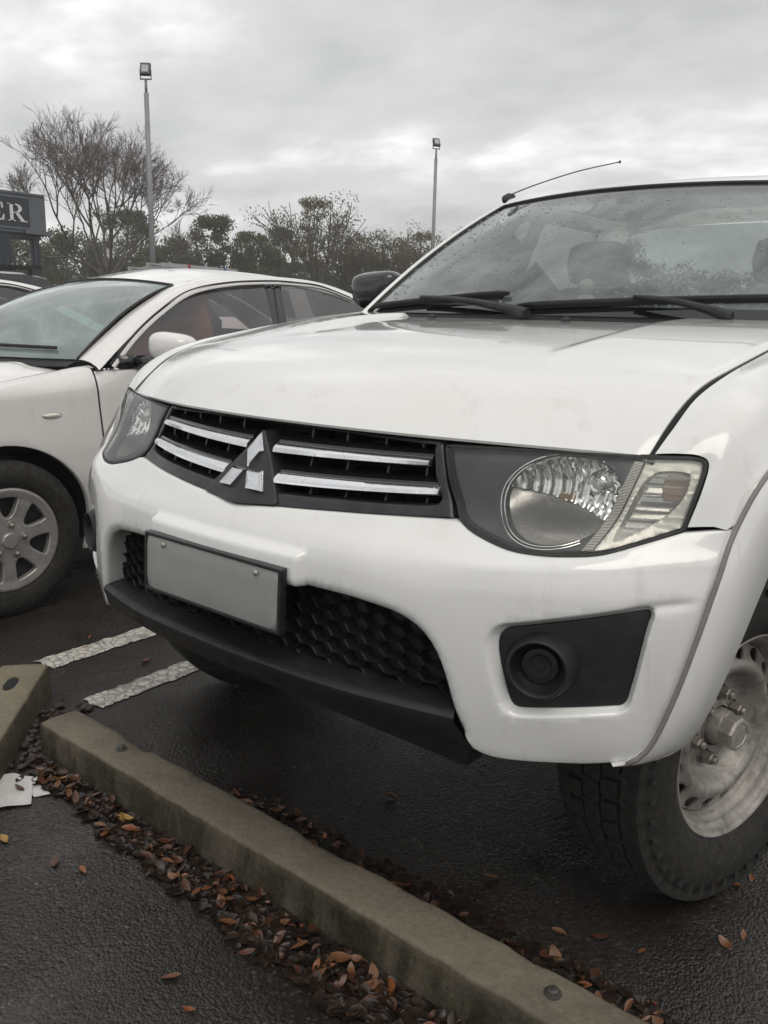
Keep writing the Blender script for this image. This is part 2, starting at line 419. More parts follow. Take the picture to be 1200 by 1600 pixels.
ute = empty('pickup_truck'); tag(ute, 'white pickup truck with a three diamond badge parked behind the long wheel stop', 'pickup truck')
def full(half):
    """half outline (x>=0, first and last on x=0) -> closed symmetric outline"""
    return list(half) + [(-x, z) for x, z in reversed(half) if x > 1e-6]
GR_LOW = [(0, .866), (.109, .8748), (.22, .8817), (.313, .8862), (.423, .8905)]
HL_LOW = [(.436, .8885), (.4686, .8755), (.5305, .8615), (.58, .8585), (.624, .8609), (.664, .8665), (.706, .8822), (.753, .9019)]
SEAM = [(.8105, .9085), (.8072, .8429), (.795, .746), (.7767, .6516), (.7545, .573), (.731, .540)]
BOT = [(.713, .532), (.675, .5255), (.635, .5226), (.60, .52), (.564, .519), (.538, .521), (.5155, .531)]
OPEN = [(.4985, .560), (.4855, .595), (.470, .651), (.452, .694), (.425, .725), (.395, .740), (.368, .747), (.296, .7547), (.217, .757), (0, .757)]
bump_half = GR_LOW + cat(HL_LOW, 30) + cat(SEAM, 24) + cat(BOT, 14) + cat(OPEN[:-1], 24) + [OPEN[-1]]
FOG = smooth_closed([(.541, .722), (.552, .746), (.575, .750), (.725, .788), (.739, .789), (.735, .765), (.722, .650), (.716, .632), (.700, .631), (.590, .614), (.571, .614), (.562, .634)], .008, 2)
_open_line = [p for p in cat(OPEN[:-1], 24)] + [(-x, z) for x, z in reversed(cat(OPEN[:-1], 24))]
_fog_c = np.array(FOG)
def Ybump(x, z):
    x = np.asarray(x, float); z = np.asarray(z, float); P = np.c_[x.ravel(), z.ravel()]; PA = np.c_[np.abs(P[:, 0]), P[:, 1]]
    y = Yf(P[:, 0], P[:, 1])
    d = polydist(P, _open_line); rr = .020; dd = np.clip(d, 0, rr); y = y + .8 * (rr - np.sqrt(rr ** 2 - (rr - dd) ** 2))
    # soft white recess round the fog lamp panel, deepest on its inner and lower sides
    d = polydist(PA, FOG, True); w = .012; y = y + .016 * (1 - sstep(0, w, d))
    # long scallop above and behind the fog panel
    cz = .796 + .13 * (PA[:, 0] - .74); y = y + .006 * np.exp(-((PA[:, 1] - cz) / .007) ** 2) * sstep(.70, .745, PA[:, 0]) * (1 - sstep(.765, .80, PA[:, 0]))
    # number plate plinth
    px = 1 - sstep(.199, .211, np.abs(P[:, 0])); pz = 1 - sstep(.810, .824, P[:, 1]); y = y - .020 * px * pz
    # rolled crease under the headlights
    zc_ = .842 + .02 * sstep(.5, .8, PA[:, 0]); y = y - .0045 * np.exp(-((PA[:, 1] - zc_) / .012) ** 2) * sstep(.40, .52, PA[:, 0])
    return y.reshape(x.shape)
def grow(poly, d):
    P = np.array(poly); T = np.roll(P, -1, 0) - np.roll(P, 1, 0); N = np.c_[T[:, 1], -T[:, 0]]; N /= np.maximum(np.linalg.norm(N, axis=1), 1e-9)[:, None]
    ar = 0.5 * np.sum(P[:, 0] * np.roll(P[:, 1], -1) - np.roll(P[:, 0], -1) * P[:, 1])
    return [tuple(p) for p in P + N * d * (1 if ar > 0 else -1)]
_fg = densify(FOG, .006); _xp = [p for d in (.0025, .005, .0075, .010, .0125) for p in grow(_fg, d)]
_xp += [(.70 + .10 * i / 16, .796 + .13 * (.70 + .10 * i / 16 - .74) + dz) for i in range(17) for dz in (-.012, -.008, -.004, 0, .004, .008, .012)]
_xp += [(.40 + .41 * i / 50, .842 + .02 * float(sstep(.5, .8, .40 + .41 * i / 50)) + dz) for i in range(51) for dz in (-.016, -.010, -.005, 0, .005, .010, .016)]
_xp += [(x, z) for x in np.linspace(.195, .215, 6) for z in np.linspace(.76, .828, 12)] + [(x, z) for x in np.linspace(0, .195, 22) for z in np.linspace(.806, .828, 6)]
_op = np.array(_open_line); _xp += [(x * k_, z + dz) for (x, z) in _op if x > 0 for k_, dz in ((1.006, .004), (1.012, .008), (1.02, .014), (1.03, .020))]
_xp = _xp + [(-x, z) for x, z in _xp]
bumper = sheet('front_bumper', full(bump_half), [FOG, [(-x, z) for x, z in FOG]], Ybump, M['ute_paint'], ute, step=.0125, edge=.004, depth=.05, extra_pts=_xp,
               depth_fn=lambda x, z: .045 if (z < .76 and abs(x) < .53) else .014)

# fog lamp panels
for sx in (1, -1):
    V, F = sheet_geo([(x, z) for x, z in smooth_closed([(.541, .722), (.552, .746), (.575, .750), (.725, .788), (.739, .789), (.735, .765), (.722, .650), (.716, .632), (.700, .631), (.590, .614), (.571, .614), (.562, .634)], .01, 2)],
                     [circle(.613, .689, .044, 40)], lambda x, z: Yf(x, z) + .017, step=.014, edge=.002, depth=.02)
    if sx < 0: V, F = mirx(V, F)
    fp = obj('fog_lamp_panel', V, F, M['black_plastic'], ute, True, 50)
    def ringed(prof):
        V, F = lathe_geo(prof, 56, 'y'); ang = R(17); c, q_ = math.cos(ang), math.sin(ang)
        V = [(x * c - y * q_ + .611, x * q_ + y * c + .068, z + .689) for x, y, z in V]
        return (V, F) if sx > 0 else mirx(V, F)
    obj('fog_lamp_shroud', *ringed([(.075, .072), (.045, .0625), (.028, .0575), (.014, .0525), (.004, .0485), (.0005, .0465), (0, .0445), (.002, .0425), (.010, .0405), (.026, .0365), (.030, .0315)]), M['black_plastic'], fp, True, 60)
    obj('fog_lamp_blank', *ringed([(.016, .0001), (.0165, .008), (.019, .009), (.0185, .018), (.0215, .019), (.022, .028), (.027, .0305), (.034, .034)]), M['gloss_black'], fp, True, 40)

# lower grille: honeycomb insert and chin
hb = MB()
ins = full([(0, .59)] + [(.50, .59), (.50, .62), (.47, .70), (.42, .745), (.30, .765), (0, .77)])
V, F = sheet_geo(ins, [], lambda x, z: Yf(x, z) + .072, step=.03, edge=0, depth=0); hb.add(V, F)
hw, hh = .0235, .0150
for i in range(-15, 16):
    for j in range(-1, 7):
        cx = i * hw * 1.5; cz = .602 + j * hh * 2 + (hh if i % 2 else 0)
        if abs(cx) > .475 or cz > .765 or cz < .592: continue
        rim = [(cx + hw * dx, cz + hh * dz) for dx, dz in ((1, 0), (.5, 1), (-.5, 1), (-1, 0), (-.5, -1), (.5, -1))]
        def ring(k, dy): return [(cx + (x - cx) * k, float(Yf(x, z)) + dy, cz + (z - cz) * k) for x, z in rim]
        hb.add(*grid_geo([ring(1.0, .049), ring(.965, .0475), ring(.915, .049), ring(.86, .071)], True))
hb.build('honeycomb_insert', M['black_plastic'], ute, True, 25)
rows = []
for x in np.linspace(-1, 1, 61):
    def P(k, dy, z): xx = x * k; return (xx, float(Yf(xx, .58)) + dy, z + .010 * (1 - x * x) * (1 if z > .55 else 0))
    q_ = 1 - .62 * abs(x) ** 3
    rows.append([P(.472, .075, .604), P(.476, .040, .600), P(.484, .012, .5945), P(.489, .000, .590), P(.491, -.004, .585), P(.492, -.004, .578), P(.496, .003 * q_, .566), P(.502, .015 * q_, .551), P(.508, .032 * q_, .537), P(.510, .058 * q_, .524), P(.508, .095 * q_ + .01, .514), P(.508, .18, .507)])
chin = MB().grid(rows).build('chin_spoiler', M['black_plastic'], ute, True, 35)

# headlights
HL = cat([(.378, 1.0035), (.42, 1.0045), (.53, 1.0065), (.684, 1.008), (.735, 1.0095), (.752, 1.007), (.7585, .9985), (.7575, .965), (.7515, .908)], 50) + \
     cat([(.7515, .906), (.706, .8862), (.664, .8705), (.624, .8649), (.58, .8625), (.5305, .8655), (.4686, .8795), (.440, .8915), (.430, .8995)], 40) + cat([(.429, .9005), (.402, .945), (.378, 1.0035)], 16)[:-1]
def grow(poly, d):
    P = np.array(poly); T = np.roll(P, -1, 0) - np.roll(P, 1, 0); N = np.c_[T[:, 1], -T[:, 0]]; N /= np.maximum(np.linalg.norm(N, axis=1), 1e-9)[:, None]
    ar = 0.5 * np.sum(P[:, 0] * np.roll(P[:, 1], -1) - np.roll(P[:, 0], -1) * P[:, 1])
    return [tuple(p) for p in P + N * d * (1 if ar > 0 else -1)]
STRIP_L = cat([(.662, 1.0), (.657, .965), (.650, .92), (.634, .8695)], 14); STRIP_R = cat([(.675, 1.0), (.671, .965), (.663, .92), (.648, .8725)], 14)
RC = (.572, .935); RR = .092
def clip_left(poly, line, sgn, pad):
    """keep the part of poly on one side of the near-vertical strip line"""
    zs = np.array([p[1] for p in line])[::-1]; xs = np.array([p[0] for p in line])[::-1]
    out = []
    for x, z in poly:
        lx = float(np.interp(z, zs, xs)); out.append((min(x, lx - pad) if sgn < 0 else max(x, lx + pad), z))
    return out
def dedupe(poly, eps=.0012):
    out = []
    for p in poly:
        if not out or math.hypot(p[0] - out[-1][0], p[1] - out[-1][1]) > eps: out.append(p)
    if math.hypot(out[0][0] - out[-1][0], out[0][1] - out[-1][1]) < eps: out.pop()
    return out
for sx in (1, -1):
    def put(name, VF, mat, parent, sharp=50):
        V, F = VF
        if sx < 0: V, F = mirx(V, F)
        return obj(name, V, F, mat, parent, True, sharp)
    hl = put('headlight', sheet_geo(grow(HL, .0032), [grow(HL, -.0028)], lambda x, z: Yf(x, z) + .003, step=.012, edge=.0015, depth=.05), M['rubber_seal'], ute)
    inner = dedupe(grow(HL, -.0025))
    left = dedupe(clip_left(inner, STRIP_L, -1, 0)); right = dedupe(clip_left(inner, STRIP_R, 1, 0))
    bowl_hole = dedupe([(min(x, float(np.interp(z, [p[1] for p in STRIP_L][::-1], [p[0] for p in STRIP_L][::-1])) - .004), min(z, .998)) for x, z in circle(RC[0], RC[1], RR - .006, 72, rz=(RR - .006) * .76)], .002)
    put('bezel', sheet_geo(left, [bowl_hole], lambda x, z: Yf(x, z) + .016, step=.014, edge=.002, depth=.02), M['bezel'] if 'bezel' in M else M.setdefault('bezel', simple('headlight_bezel', (.075, .078, .084), .42, .1, .25, 14)), hl)
    # reflector: fluted upper bowl, plain grey lower shelf
    zs_, xs_ = [p[1] for p in STRIP_L][::-1], [p[0] for p in STRIP_L][::-1]
    ell = dedupe([(min(x, float(np.interp(z, zs_, xs_)) - .002), min(z, .9995)) for x, z in circle(RC[0], RC[1], RR, 90, rz=RR * .76)], .002)
    def bowl(x, z):
        x = np.asarray(x, float); z = np.asarray(z, float); r2 = ((x - RC[0]) / RR) ** 2 + ((z - RC[1]) / (RR * .76)) ** 2
        d = Yf(x, z) + .020 + .046 * np.clip(1 - r2, 0, 1) ** .8
        up = sstep(-.004, .004, (z - RC[1]) + .50 * (x - RC[0]) + .004)
        fl = np.abs(np.sin((x - .10 * (z - RC[1]) + .35 * (z - RC[1]) ** 2 / RR) * math.pi / .0150))
        fine_r = np.abs(np.sin((z + .2 * x) * math.pi / .0075)) * sstep(.60, .62, x)
        return d - .0075 * fl - .002 * fine_r
    ln_ = lambda x: .945 - .26 * (x - .483)
    dens = densify(ell, .003)
    put('reflector', sheet_geo(dedupe([(x, max(z, ln_(x) + .001)) for x, z in dens], .0015), [], bowl, step=.0032, edge=0, depth=.02), M['reflector'], hl, 35)
    put('lower_shelf', sheet_geo(dedupe([(x, min(z, ln_(x))) for x, z in dens], .0015), [], lambda x, z: Yf(x, z) + .020 + .044 * np.clip((np.asarray(z) - .862) / .085, 0, 1) ** 1.2 * np.clip(1.15 - ((np.asarray(x) - RC[0]) / RR) ** 2, 0, 1), step=.006, edge=.002, depth=.02), M['lamp_shelf'], hl, 35)
    cl_ = [(RC[0] + RR * math.cos(a), float(Yf(RC[0] + RR * math.cos(a), RC[1] + RR * .76 * math.sin(a))) + .0135, RC[1] + RR * .76 * math.sin(a)) for a in np.linspace(R(105), R(305), 40)]
    b = MB(); b.tube(cl_, .0011, 6); b.tube([(RC[0] + (x - RC[0]) * .95, y + .004, RC[1] + (z - RC[1]) * .95) for x, y, z in cl_], .0011, 6)
    put('bowl_ring', (b.V, b.F), M['reflector'], hl)
    b = MB(); bc = (RC[0] + .040, float(Yf(RC[0] + .04, RC[1] + .024)) + .050, RC[1] + .024)
    b.lathe([(.012, .026), (-.002, .025), (-.006, .0215), (-.002, .018), (-.006, .0165), (-.018, .0155), (-.021, .0125), (-.0195, .009), (-.022, .0075), (-.023, .0001)], 28, 'y', bc)
    put('bulb_shield', (b.V, b.F), M['reflector'], hl, 40)
    b = MB(); b.box((RC[0] - .020, bc[1] - .024, RC[1] - .008), (RC[0] - .004, bc[1] + .01, RC[1] + .001)); put('bulb_bracket', (b.V, b.F), M['amber_dim'] if 'amber_dim' in M else M.setdefault('amber_dim', simple('bulb_dull_amber', (.50, .36, .20), .3, .3)), hl)  # small box in one dull amber colour
    # hatched strip between lamp and indicator
    b = MB(); nS = 60
    for q in range(nS):
        t0, t1 = q / nS, (q + .52) / nS
        for t_a, t_b in ((t0, t1),):
            pl = [np.array(STRIP_L[0]) * 0] 
            def at(line, t):
                f = t * (len(line) - 1); i = min(int(f), len(line) - 2); return np.array(line[i]) * (1 - (f - i)) + np.array(line[i + 1]) * (f - i)
            quad = [at(STRIP_L, t_a), at(STRIP_R, min(1, t_a + .012)), at(STRIP_R, min(1, t_b + .012)), at(STRIP_L, t_b)]
            b.add([(p[0], float(Yf(*p)) + .0052, p[1]) for p in quad], [(0, 3, 2, 1)])
    put('hatched_strip', (b.V, b.F), M['silver_plastic'], hl)
    put('strip_backing', sheet_geo(dedupe(STRIP_L + STRIP_R[::-1]), [], lambda x, z: Yf(x, z) + .0075, step=.02, edge=0, depth=.03), M['bezel'], hl)
    # indicator: ribbed pale frame, clear ribbed bowl, amber sheet painted as the bulb's reflected tint
    win = smooth_closed([(.684, .986), (.735, .989), (.742, .980), (.741, .950), (.722, .919), (.672, .883), (.664, .884), (.672, .93)], .008, 2)
    rib = lambda x, z: Yf(x, z) + .012 + .0022 * np.abs(np.sin(np.asarray(z) * 430))
    put('indicator_frame', sheet_geo(right, [win], rib, step=.0045, edge=.001, depth=.028), M['silver_plastic'], hl, 30)
    put('indicator_bowl', sheet_geo(grow(win, .004), [], lambda x, z: Yf(x, z) + .040 + .003 * np.abs(np.sin(np.asarray(z) * 330)), step=.0035, edge=0, depth=0), M['reflector'], hl, 20)
    put('indicator_cover', sheet_geo(win, [], lambda x, z: Yf(x, z) + .014 + .0012 * np.abs(np.sin(np.asarray(z) * 520)), step=.0042, edge=0, depth=0), M['clear_ribbed'], hl, 30)
    put('amber_tint_patch', sheet_geo(smooth_closed([(.700, .985), (.737, .987), (.740, .958), (.728, .938), (.704, .940)], .006, 2), [], lambda x, z: Yf(x, z) + .036 + .003 * np.abs(np.sin(np.asarray(z) * 330)), step=.0035, edge=0, depth=0), M['amber'], hl, 20)
    put('lens', sheet_geo(grow(HL, -.0015), [], lambda x, z: Yf(x, z) + .0015, step=.014, edge=.0025, depth=.006), M['lens'], hl)

# grille
go = GR_LOW[:-1] + [(.4215, .8925), (.3955, .94), (.3685, 1.010), (.2, 1.0135), (0, 1.0155)]
gi = [(0, .8905), (.109, .8965), (.22, .9015), (.313, .9045), (.37, .907), (.388, .911), (.391, .919), (.371, .955), (.356, 1.003), (.2, 1.0085), (0, 1.0105)]
def half_sheet_full(half): return full(half)
gr = sheet('grille', full(go), [full(gi)], lambda x, z: Yf(x, z) + .004, M['frame_plastic'], ute, step=.012, edge=.004, depth=.05)
sheet('grille_backing', full([(0, .868), (.41, .895), (.37, 1.01), (0, 1.015)]), [], lambda x, z: Yf(x, z) + .085, M['deep_black'], gr, step=.03, edge=0, depth=0)
def bar(x0, x1, za, zb, dz0, dz1, name_dark='bar_body'):
    """one bar: chrome strip za..zb (z at inner, outer end of the strip top), height dz"""
    ch, bd = [], []
    for t in np.linspace(0, 1, 25):
        x = x0 + (x1 - x0) * t; zt = za + (zb - za) * t; h = dz0 + (dz1 - dz0) * t; zl = zt - h
        y = lambda z, o: float(Yf(x, z)) + o
        e = .0008 * (1 - min(1, (1 - t) * 12)) 
        ch.append([(x, y(zt, .008), zt - e), (x, y(zt, .0015), zt - .001 - e), (x, y(zl + h * .55, -.004), zl + h * .55), (x, y(zl, -.001), zl + .002 + e), (x, y(zl, .006), zl + e)])
        bd.append([(x, y(zt, .060), zt + .014), (x, y(zt, .030), zt + .0115), (x, y(zt, .009), zt + .0045), (x, y(zt, .0065), zt), (x, y(zl, .007), zl - .001), (x, y(zl, .012), zl - .004), (x, y(zl, .06), zl - .002)])
    def cap(rows):
        V, F = grid_geo(rows); m = len(rows[0]); n = len(rows); F = [tuple(reversed(f)) for f in F] if False else F
        F.append(tuple(range(m))); F.append(tuple(reversed(range((n - 1) * m, n * m)))); return V, F
    return cap(ch), cap(bd)
for (x0, x1, za, zb, d0, d1) in ((.036, .359, .9785, .9835, .0185, .0145), (.068, .386, .9290, .9395, .0190, .0155)):
    c_, b_ = bar(x0, x1, za, zb, d0, d1)
    for sx in (1, -1):
        cc = c_ if sx > 0 else mirx(*c_); bb = b_ if sx > 0 else mirx(*b_)
        bo = obj('grille_bar', *bb, M['gloss_black'], gr, True, 35); obj('chrome_strip', *cc, M['chrome'], bo, True, 35)
for sx in (1, -1):
    for (za, zb, xs) in ((.990, 1.012, (.095, .175, .255, .325)), (.938, .965, (.115, .195, .275, .345)), (.893, .915, (.14, .215, .29, .36))):
        for x in xs:
            b = MB(); zz = np.linspace(za, zb, 4); rows = [[(sx * x - .0022, float(Yf(x, z)) + .022 + .006 * (1 - (z - za) / (zb - za)), z) for z in zz], [(sx * x - .0022, float(Yf(x, z)) + .085, z) for z in zz],
                                                   [(sx * x + .0022, float(Yf(x, z)) + .085, z) for z in zz], [(sx * x + .0022, float(Yf(x, z)) + .022 + .006 * (1 - (z - za) / (zb - za)), z) for z in zz]]
            b.grid(rows + rows[:1]); b.build('grille_fin', M['frame_plastic'], gr, False)
# badge: black wedge with three chrome diamonds
tri = smooth_closed([(0, 1.001), (.012, .985), (.096, .884), (.098, .878), (.09, .8765), (0, .868), (-.09, .8765), (-.098, .878), (-.096, .884), (-.012, .985)], .008, 1)
badge = sheet('badge_mount', tri, [], lambda x, z: Yf(x, z) - .004 - .006 * (1 - np.clip(np.abs(x) / .06, 0, 1)), M['frame_plastic'], gr, step=.009, edge=.003, depth=.05, sharp=40)
bc = (0.0, .929); L = .066; hwid = L / math.sqrt(3) / 2
for k in range(3):
    a = R(90 + 120 * k); u = np.array((math.cos(a), math.sin(a))); w = np.array((-u[1], u[0]))
    q = [np.array(bc) + u * .001, np.array(bc) + u * L / 2 - w * hwid, np.array(bc) + u * L, np.array(bc) + u * L / 2 + w * hwid]
    cen = sum(q) / 4
    def lay(k_, off): return [(p[0], float(Yf(p[0], p[1])) - .0105 + off, p[1]) for p in [cen + (p - cen) * k_ for p in q]]
    V, F = grid_geo([lay(1, .012), lay(1, .001), lay(.84, -.0065), lay(.12, -.0125)], True); F.append((12, 13, 14, 15))
    obj('badge_diamond', V, F, M['badge_chrome'], badge, True, 20)

# number plate, blank as the photograph hides its face
def plate_y(x, z): return -.0690 + .05 * (np.asarray(z) - .72)
V, F = sheet_geo([(-.186, .684), (-.182, .680), (.182, .680), (.186, .684), (.186, .784), (.182, .788), (-.182, .788), (-.186, .784)], [], plate_y, step=.03, edge=.002, depth=.002)
npl = obj('number_plate', V, F, M['plate'], ute, True, 40)
V, F = sheet_geo([(-.1905, .6755), (.1905, .6755), (.1905, .7925), (-.1905, .7925)], [[(-.184, .682), (.184, .682), (.184, .786), (-.184, .786)]], lambda x, z: plate_y(x, z) - .002, step=.006, edge=.0012, depth=.014)
obj('plate_frame', V, F, M['frame_plastic'], npl, True, 40)
for x in (-.13, .13):
    b = MB(); b.lathe([(-.0715, .0055), (-.0735, .005), (-.0742, .0001)], 12, 'y', (x, .0028, .775)); b.build('plate_screw', M['hub_metal'], npl)

# bonnet
B_T = np.array([0, .055, .14, .29, .45, .63, .80, 1.0]); B_E = np.array([1.010, 1.052, 1.098, 1.135, 1.160, 1.187, 1.208, 1.222]); B_C = np.array([1.0205, 1.062, 1.106, 1.148, 1.176, 1.200, 1.215, 1.224])
def y_lead(x): return np.interp(np.abs(x), [0, .15, .3, .42, .52, .6, .68, .74], [.088, .093, .118, .152, .190, .222, .262, .30])
_yl = lambda x: nspl(np.array([-.68, -.52, -.3, -.15, 0, .15, .3, .52, .68]), np.array([.262, .190, .118, .094, .087, .094, .118, .190, .262]), np.asarray(x, float))
def y_rear(x): return .985 + .20 * (np.asarray(x, float) / .7) ** 2
def seam_x(t): return np.interp(t, [0, .1, .3, .6, 1], [.6815, .690, .704, .716, .728])
def bonnet_z(u, t, x, y):
    zE = nspl(B_T, B_E, t); zC = nspl(B_T, B_C, t); z = zE + (zC - zE) * (1 - np.abs(u) ** 2.6)
    dep = .013 * (1 - sstep(.382, .412, np.abs(x) - .02 * sstep(.4, .9, y))) * sstep(.34, .75, y)
    return z - dep
nU, nT = 121, 90; us = np.linspace(-1, 1, nU); ts = np.linspace(0, 1, nT) ** 1.25; rows = []
for t in ts:
    row = []
    for u in us:
        x = u * (float(seam_x(t)) - .0045); yl = float(_yl(np.clip(x, -.68, .68))); y = yl + (float(y_rear(x)) - yl) * t
        z = float(bonnet_z(u, np.array(t), x, y)); e = max(0, abs(u) - .985) / .015; z -= .004 * e * e
        row.append((x, y, z))
    rows.append(row)
lead0 = rows[0]
r0 = [(x, y + .022, z - .008) for x, y, z in lead0]; r1 = [(x, y + .0015, z - .0045) for x, y, z in lead0]
rows = [r0, r1] + rows
rows = [[(r[0][0], r[0][1], r[0][2] - .03)] + r + [(r[-1][0], r[-1][1], r[-1][2] - .03)] for r in rows]
bonnet = MB().grid(rows).build('bonnet', M['ute_paint'], ute, True, 40)
for sx in (1, -1):
    b = MB(); b.tube([(sx * (float(seam_x(t)) + .0005), float(_yl(.68)) + (float(y_rear(.7)) - float(_yl(.68))) * t, float(nspl(B_T, B_E, np.array(t))) - .011) for t in np.linspace(0.0, 1, 60)], .0062, 6); b.build('bonnet_gap_shade', M['deep_black'], bonnet)  # black tube added to stand in for shade inside the bonnet gap
for x in (-.20, .20):
    y = .885; b = MB(); z = 1.2085 + .0
    b.lathe([(0, .012), (.006, .0115), (.011, .008), (.013, .0001)], 14, 'z', (x, y, z)); b.build('washer_nozzle', M['black_plastic'], bonnet)

# front wings
def wing(sx):
    rows = [[(.6875, .266, 1.0135), (.72, .281, 1.0160), (.748, .293, 1.0145), (.7625, .296, 1.002), (.7635, .272, .961), (.757, .245, .9105)],
            [(.694, .318, 1.050), (.732, .318, 1.050), (.766, .314, 1.031), (.784, .305, .996), (.789, .287, .952), (.785, .268, .9125)],
            [(.701, .39, 1.094), (.742, .385, 1.092), (.783, .372, 1.066), (.803, .352, 1.022), (.811, .320, .965), (.812, .2905, .9135)],
            [(.711, .50, 1.127), (.753, .49, 1.124), (.797, .472, 1.095), (.819, .44, 1.050), (.828, .40, 1.012), (.829, .365, .985)],
            [(.717, .64, 1.152), (.762, .63, 1.147), (.808, .615, 1.112), (.831, .595, 1.075), (.839, .575, 1.050), (.842, .56, 1.036)],
            [(.726, .90, 1.192), (.772, .90, 1.180), (.820, .90, 1.138), (.840, .89, 1.090), (.845, .875, 1.055), (.846, .86, 1.031)],
            [(.734, 1.20, 1.222), (.778, 1.20, 1.202), (.822, 1.20, 1.140), (.840, 1.18, 1.04), (.843, 1.12, .95), (.842, 1.06, .895)],
            [(.736, 1.34, 1.224), (.780, 1.34, 1.200), (.824, 1.34, 1.12), (.842, 1.34, .95), (.842, 1.34, .75), (.838, 1.34, .52)]]
    S = loft(rows, 70, 44)
    S = [[(r[0][0] + .001, r[0][1], r[0][2] - .03)] + r for r in S]
    S = [[(p[0] - .012, p[1] + .03, p[2]) for p in S[0]]] + S
    V, F = grid_geo(S); V, F = (V, [tuple(reversed(f)) for f in F]) if sx > 0 else ([(-v[0], v[1], v[2]) for v in V], F)
    return obj('front_wing', V, F, M['ute_paint'], ute, True, 45)
FL_S = [(.7125, .152, .5305), (.735, .167, .540), (.7585, .1795, .573), (.7807, .194, .6516), (.799, .211, .746), (.8115, .243, .843), (.8155, .283, .908), (.8305, .363, .985), (.8435, .56, 1.036), (.8475, .70, 1.046), (.8475, .86, 1.031), (.8445, 1.05, .90), (.843, 1.15, .78), (.842, 1.20, .60)]
FL_I = [(.722, .165, .5265), (.748, .205, .526), (.770, .262, .529), (.783, .292, .545), (.800, .310, .590), (.820, .335, .675), (.838, .405, .800), (.846, .455, .865), (.850, .56, .915), (.852, .70, .935), (.852, .86, .905), (.850, .99, .83), (.848, 1.08, .72), (.846, 1.13, .58)]
for sx in (1, -1):
    wg = wing(sx)
    A = cat(FL_S, 80)
    # pair points of the two edges by fraction of the control list
    I_ = []
    ts_ = np.linspace(0, 1, 80); dA = np.r_[0, np.cumsum(np.linalg.norm(np.diff(np.array(FL_S), axis=0), axis=1))]; dA /= dA[-1]
    dI = np.r_[0, np.cumsum(np.linalg.norm(np.diff(np.array(FL_I), axis=0), axis=1))]; dI /= dI[-1]
    fine = np.array(cat(FL_I, 400)); 
    for t in ts_:
        s = np.interp(t, dA, dI); I_.append(tuple(fine[int(round(s * 399))]))
    rows = []
    for a, i in zip(A, I_):
        a = np.array(a); i = np.array(i); d = i - a; out = np.array((.018, -.010, 0)) * min(1, .08 + len(rows) / 9)
        rows.append([tuple(a + np.array((-.012, .012, 0))), tuple(a + np.array((.001, -.004, 0))), tuple(a + d * .06 + out * .55), tuple(a + d * .3 + out * 1.0), tuple(a + d * .6 + out * .85), tuple(a + d * .88 + out * .35), tuple(i + out * .12), tuple(i + np.array((-.006, .004, 0)) ), tuple(i + np.array((-.05, .015, .004)))])
    V, F = grid_geo(rows)
    if sx < 0: V, F = mirx(V, F)
    fl = obj('wheel_arch_flare', V, F, M['ute_paint'], ute, True, 50)
    b = MB(); b.tube([(sx * (p[0] + .0015), p[1] - .003, p[2]) for p in A[1:]], .0042, 6); b.build('flare_seal', M['grey_strip'], fl)
    # arch liner
    b = MB(); b.lathe([(sx * .40, .475), (sx * .74, .485)], 40, 'x', (0, .72, .40), R(20), R(146)); b.build("arch_liner", M["deep_black"], ute)

# dark engine bay, chassis, radiator mass: closes the body against light
b = MB(); b.box((-.40, .24, .60), (.40, .45, .97)); b.box((-.60, .42, .60), (.60, 1.15, .98)); b.box((-.42, .16, .50), (.42, 1.15, .72)); b.box((-.38, .25, .36), (.38, 4.6, .62)); b.box((-.03 - .3, .62, .30), (.36, .78, .42)); b.build('chassis', M['deep_black'], ute, False)

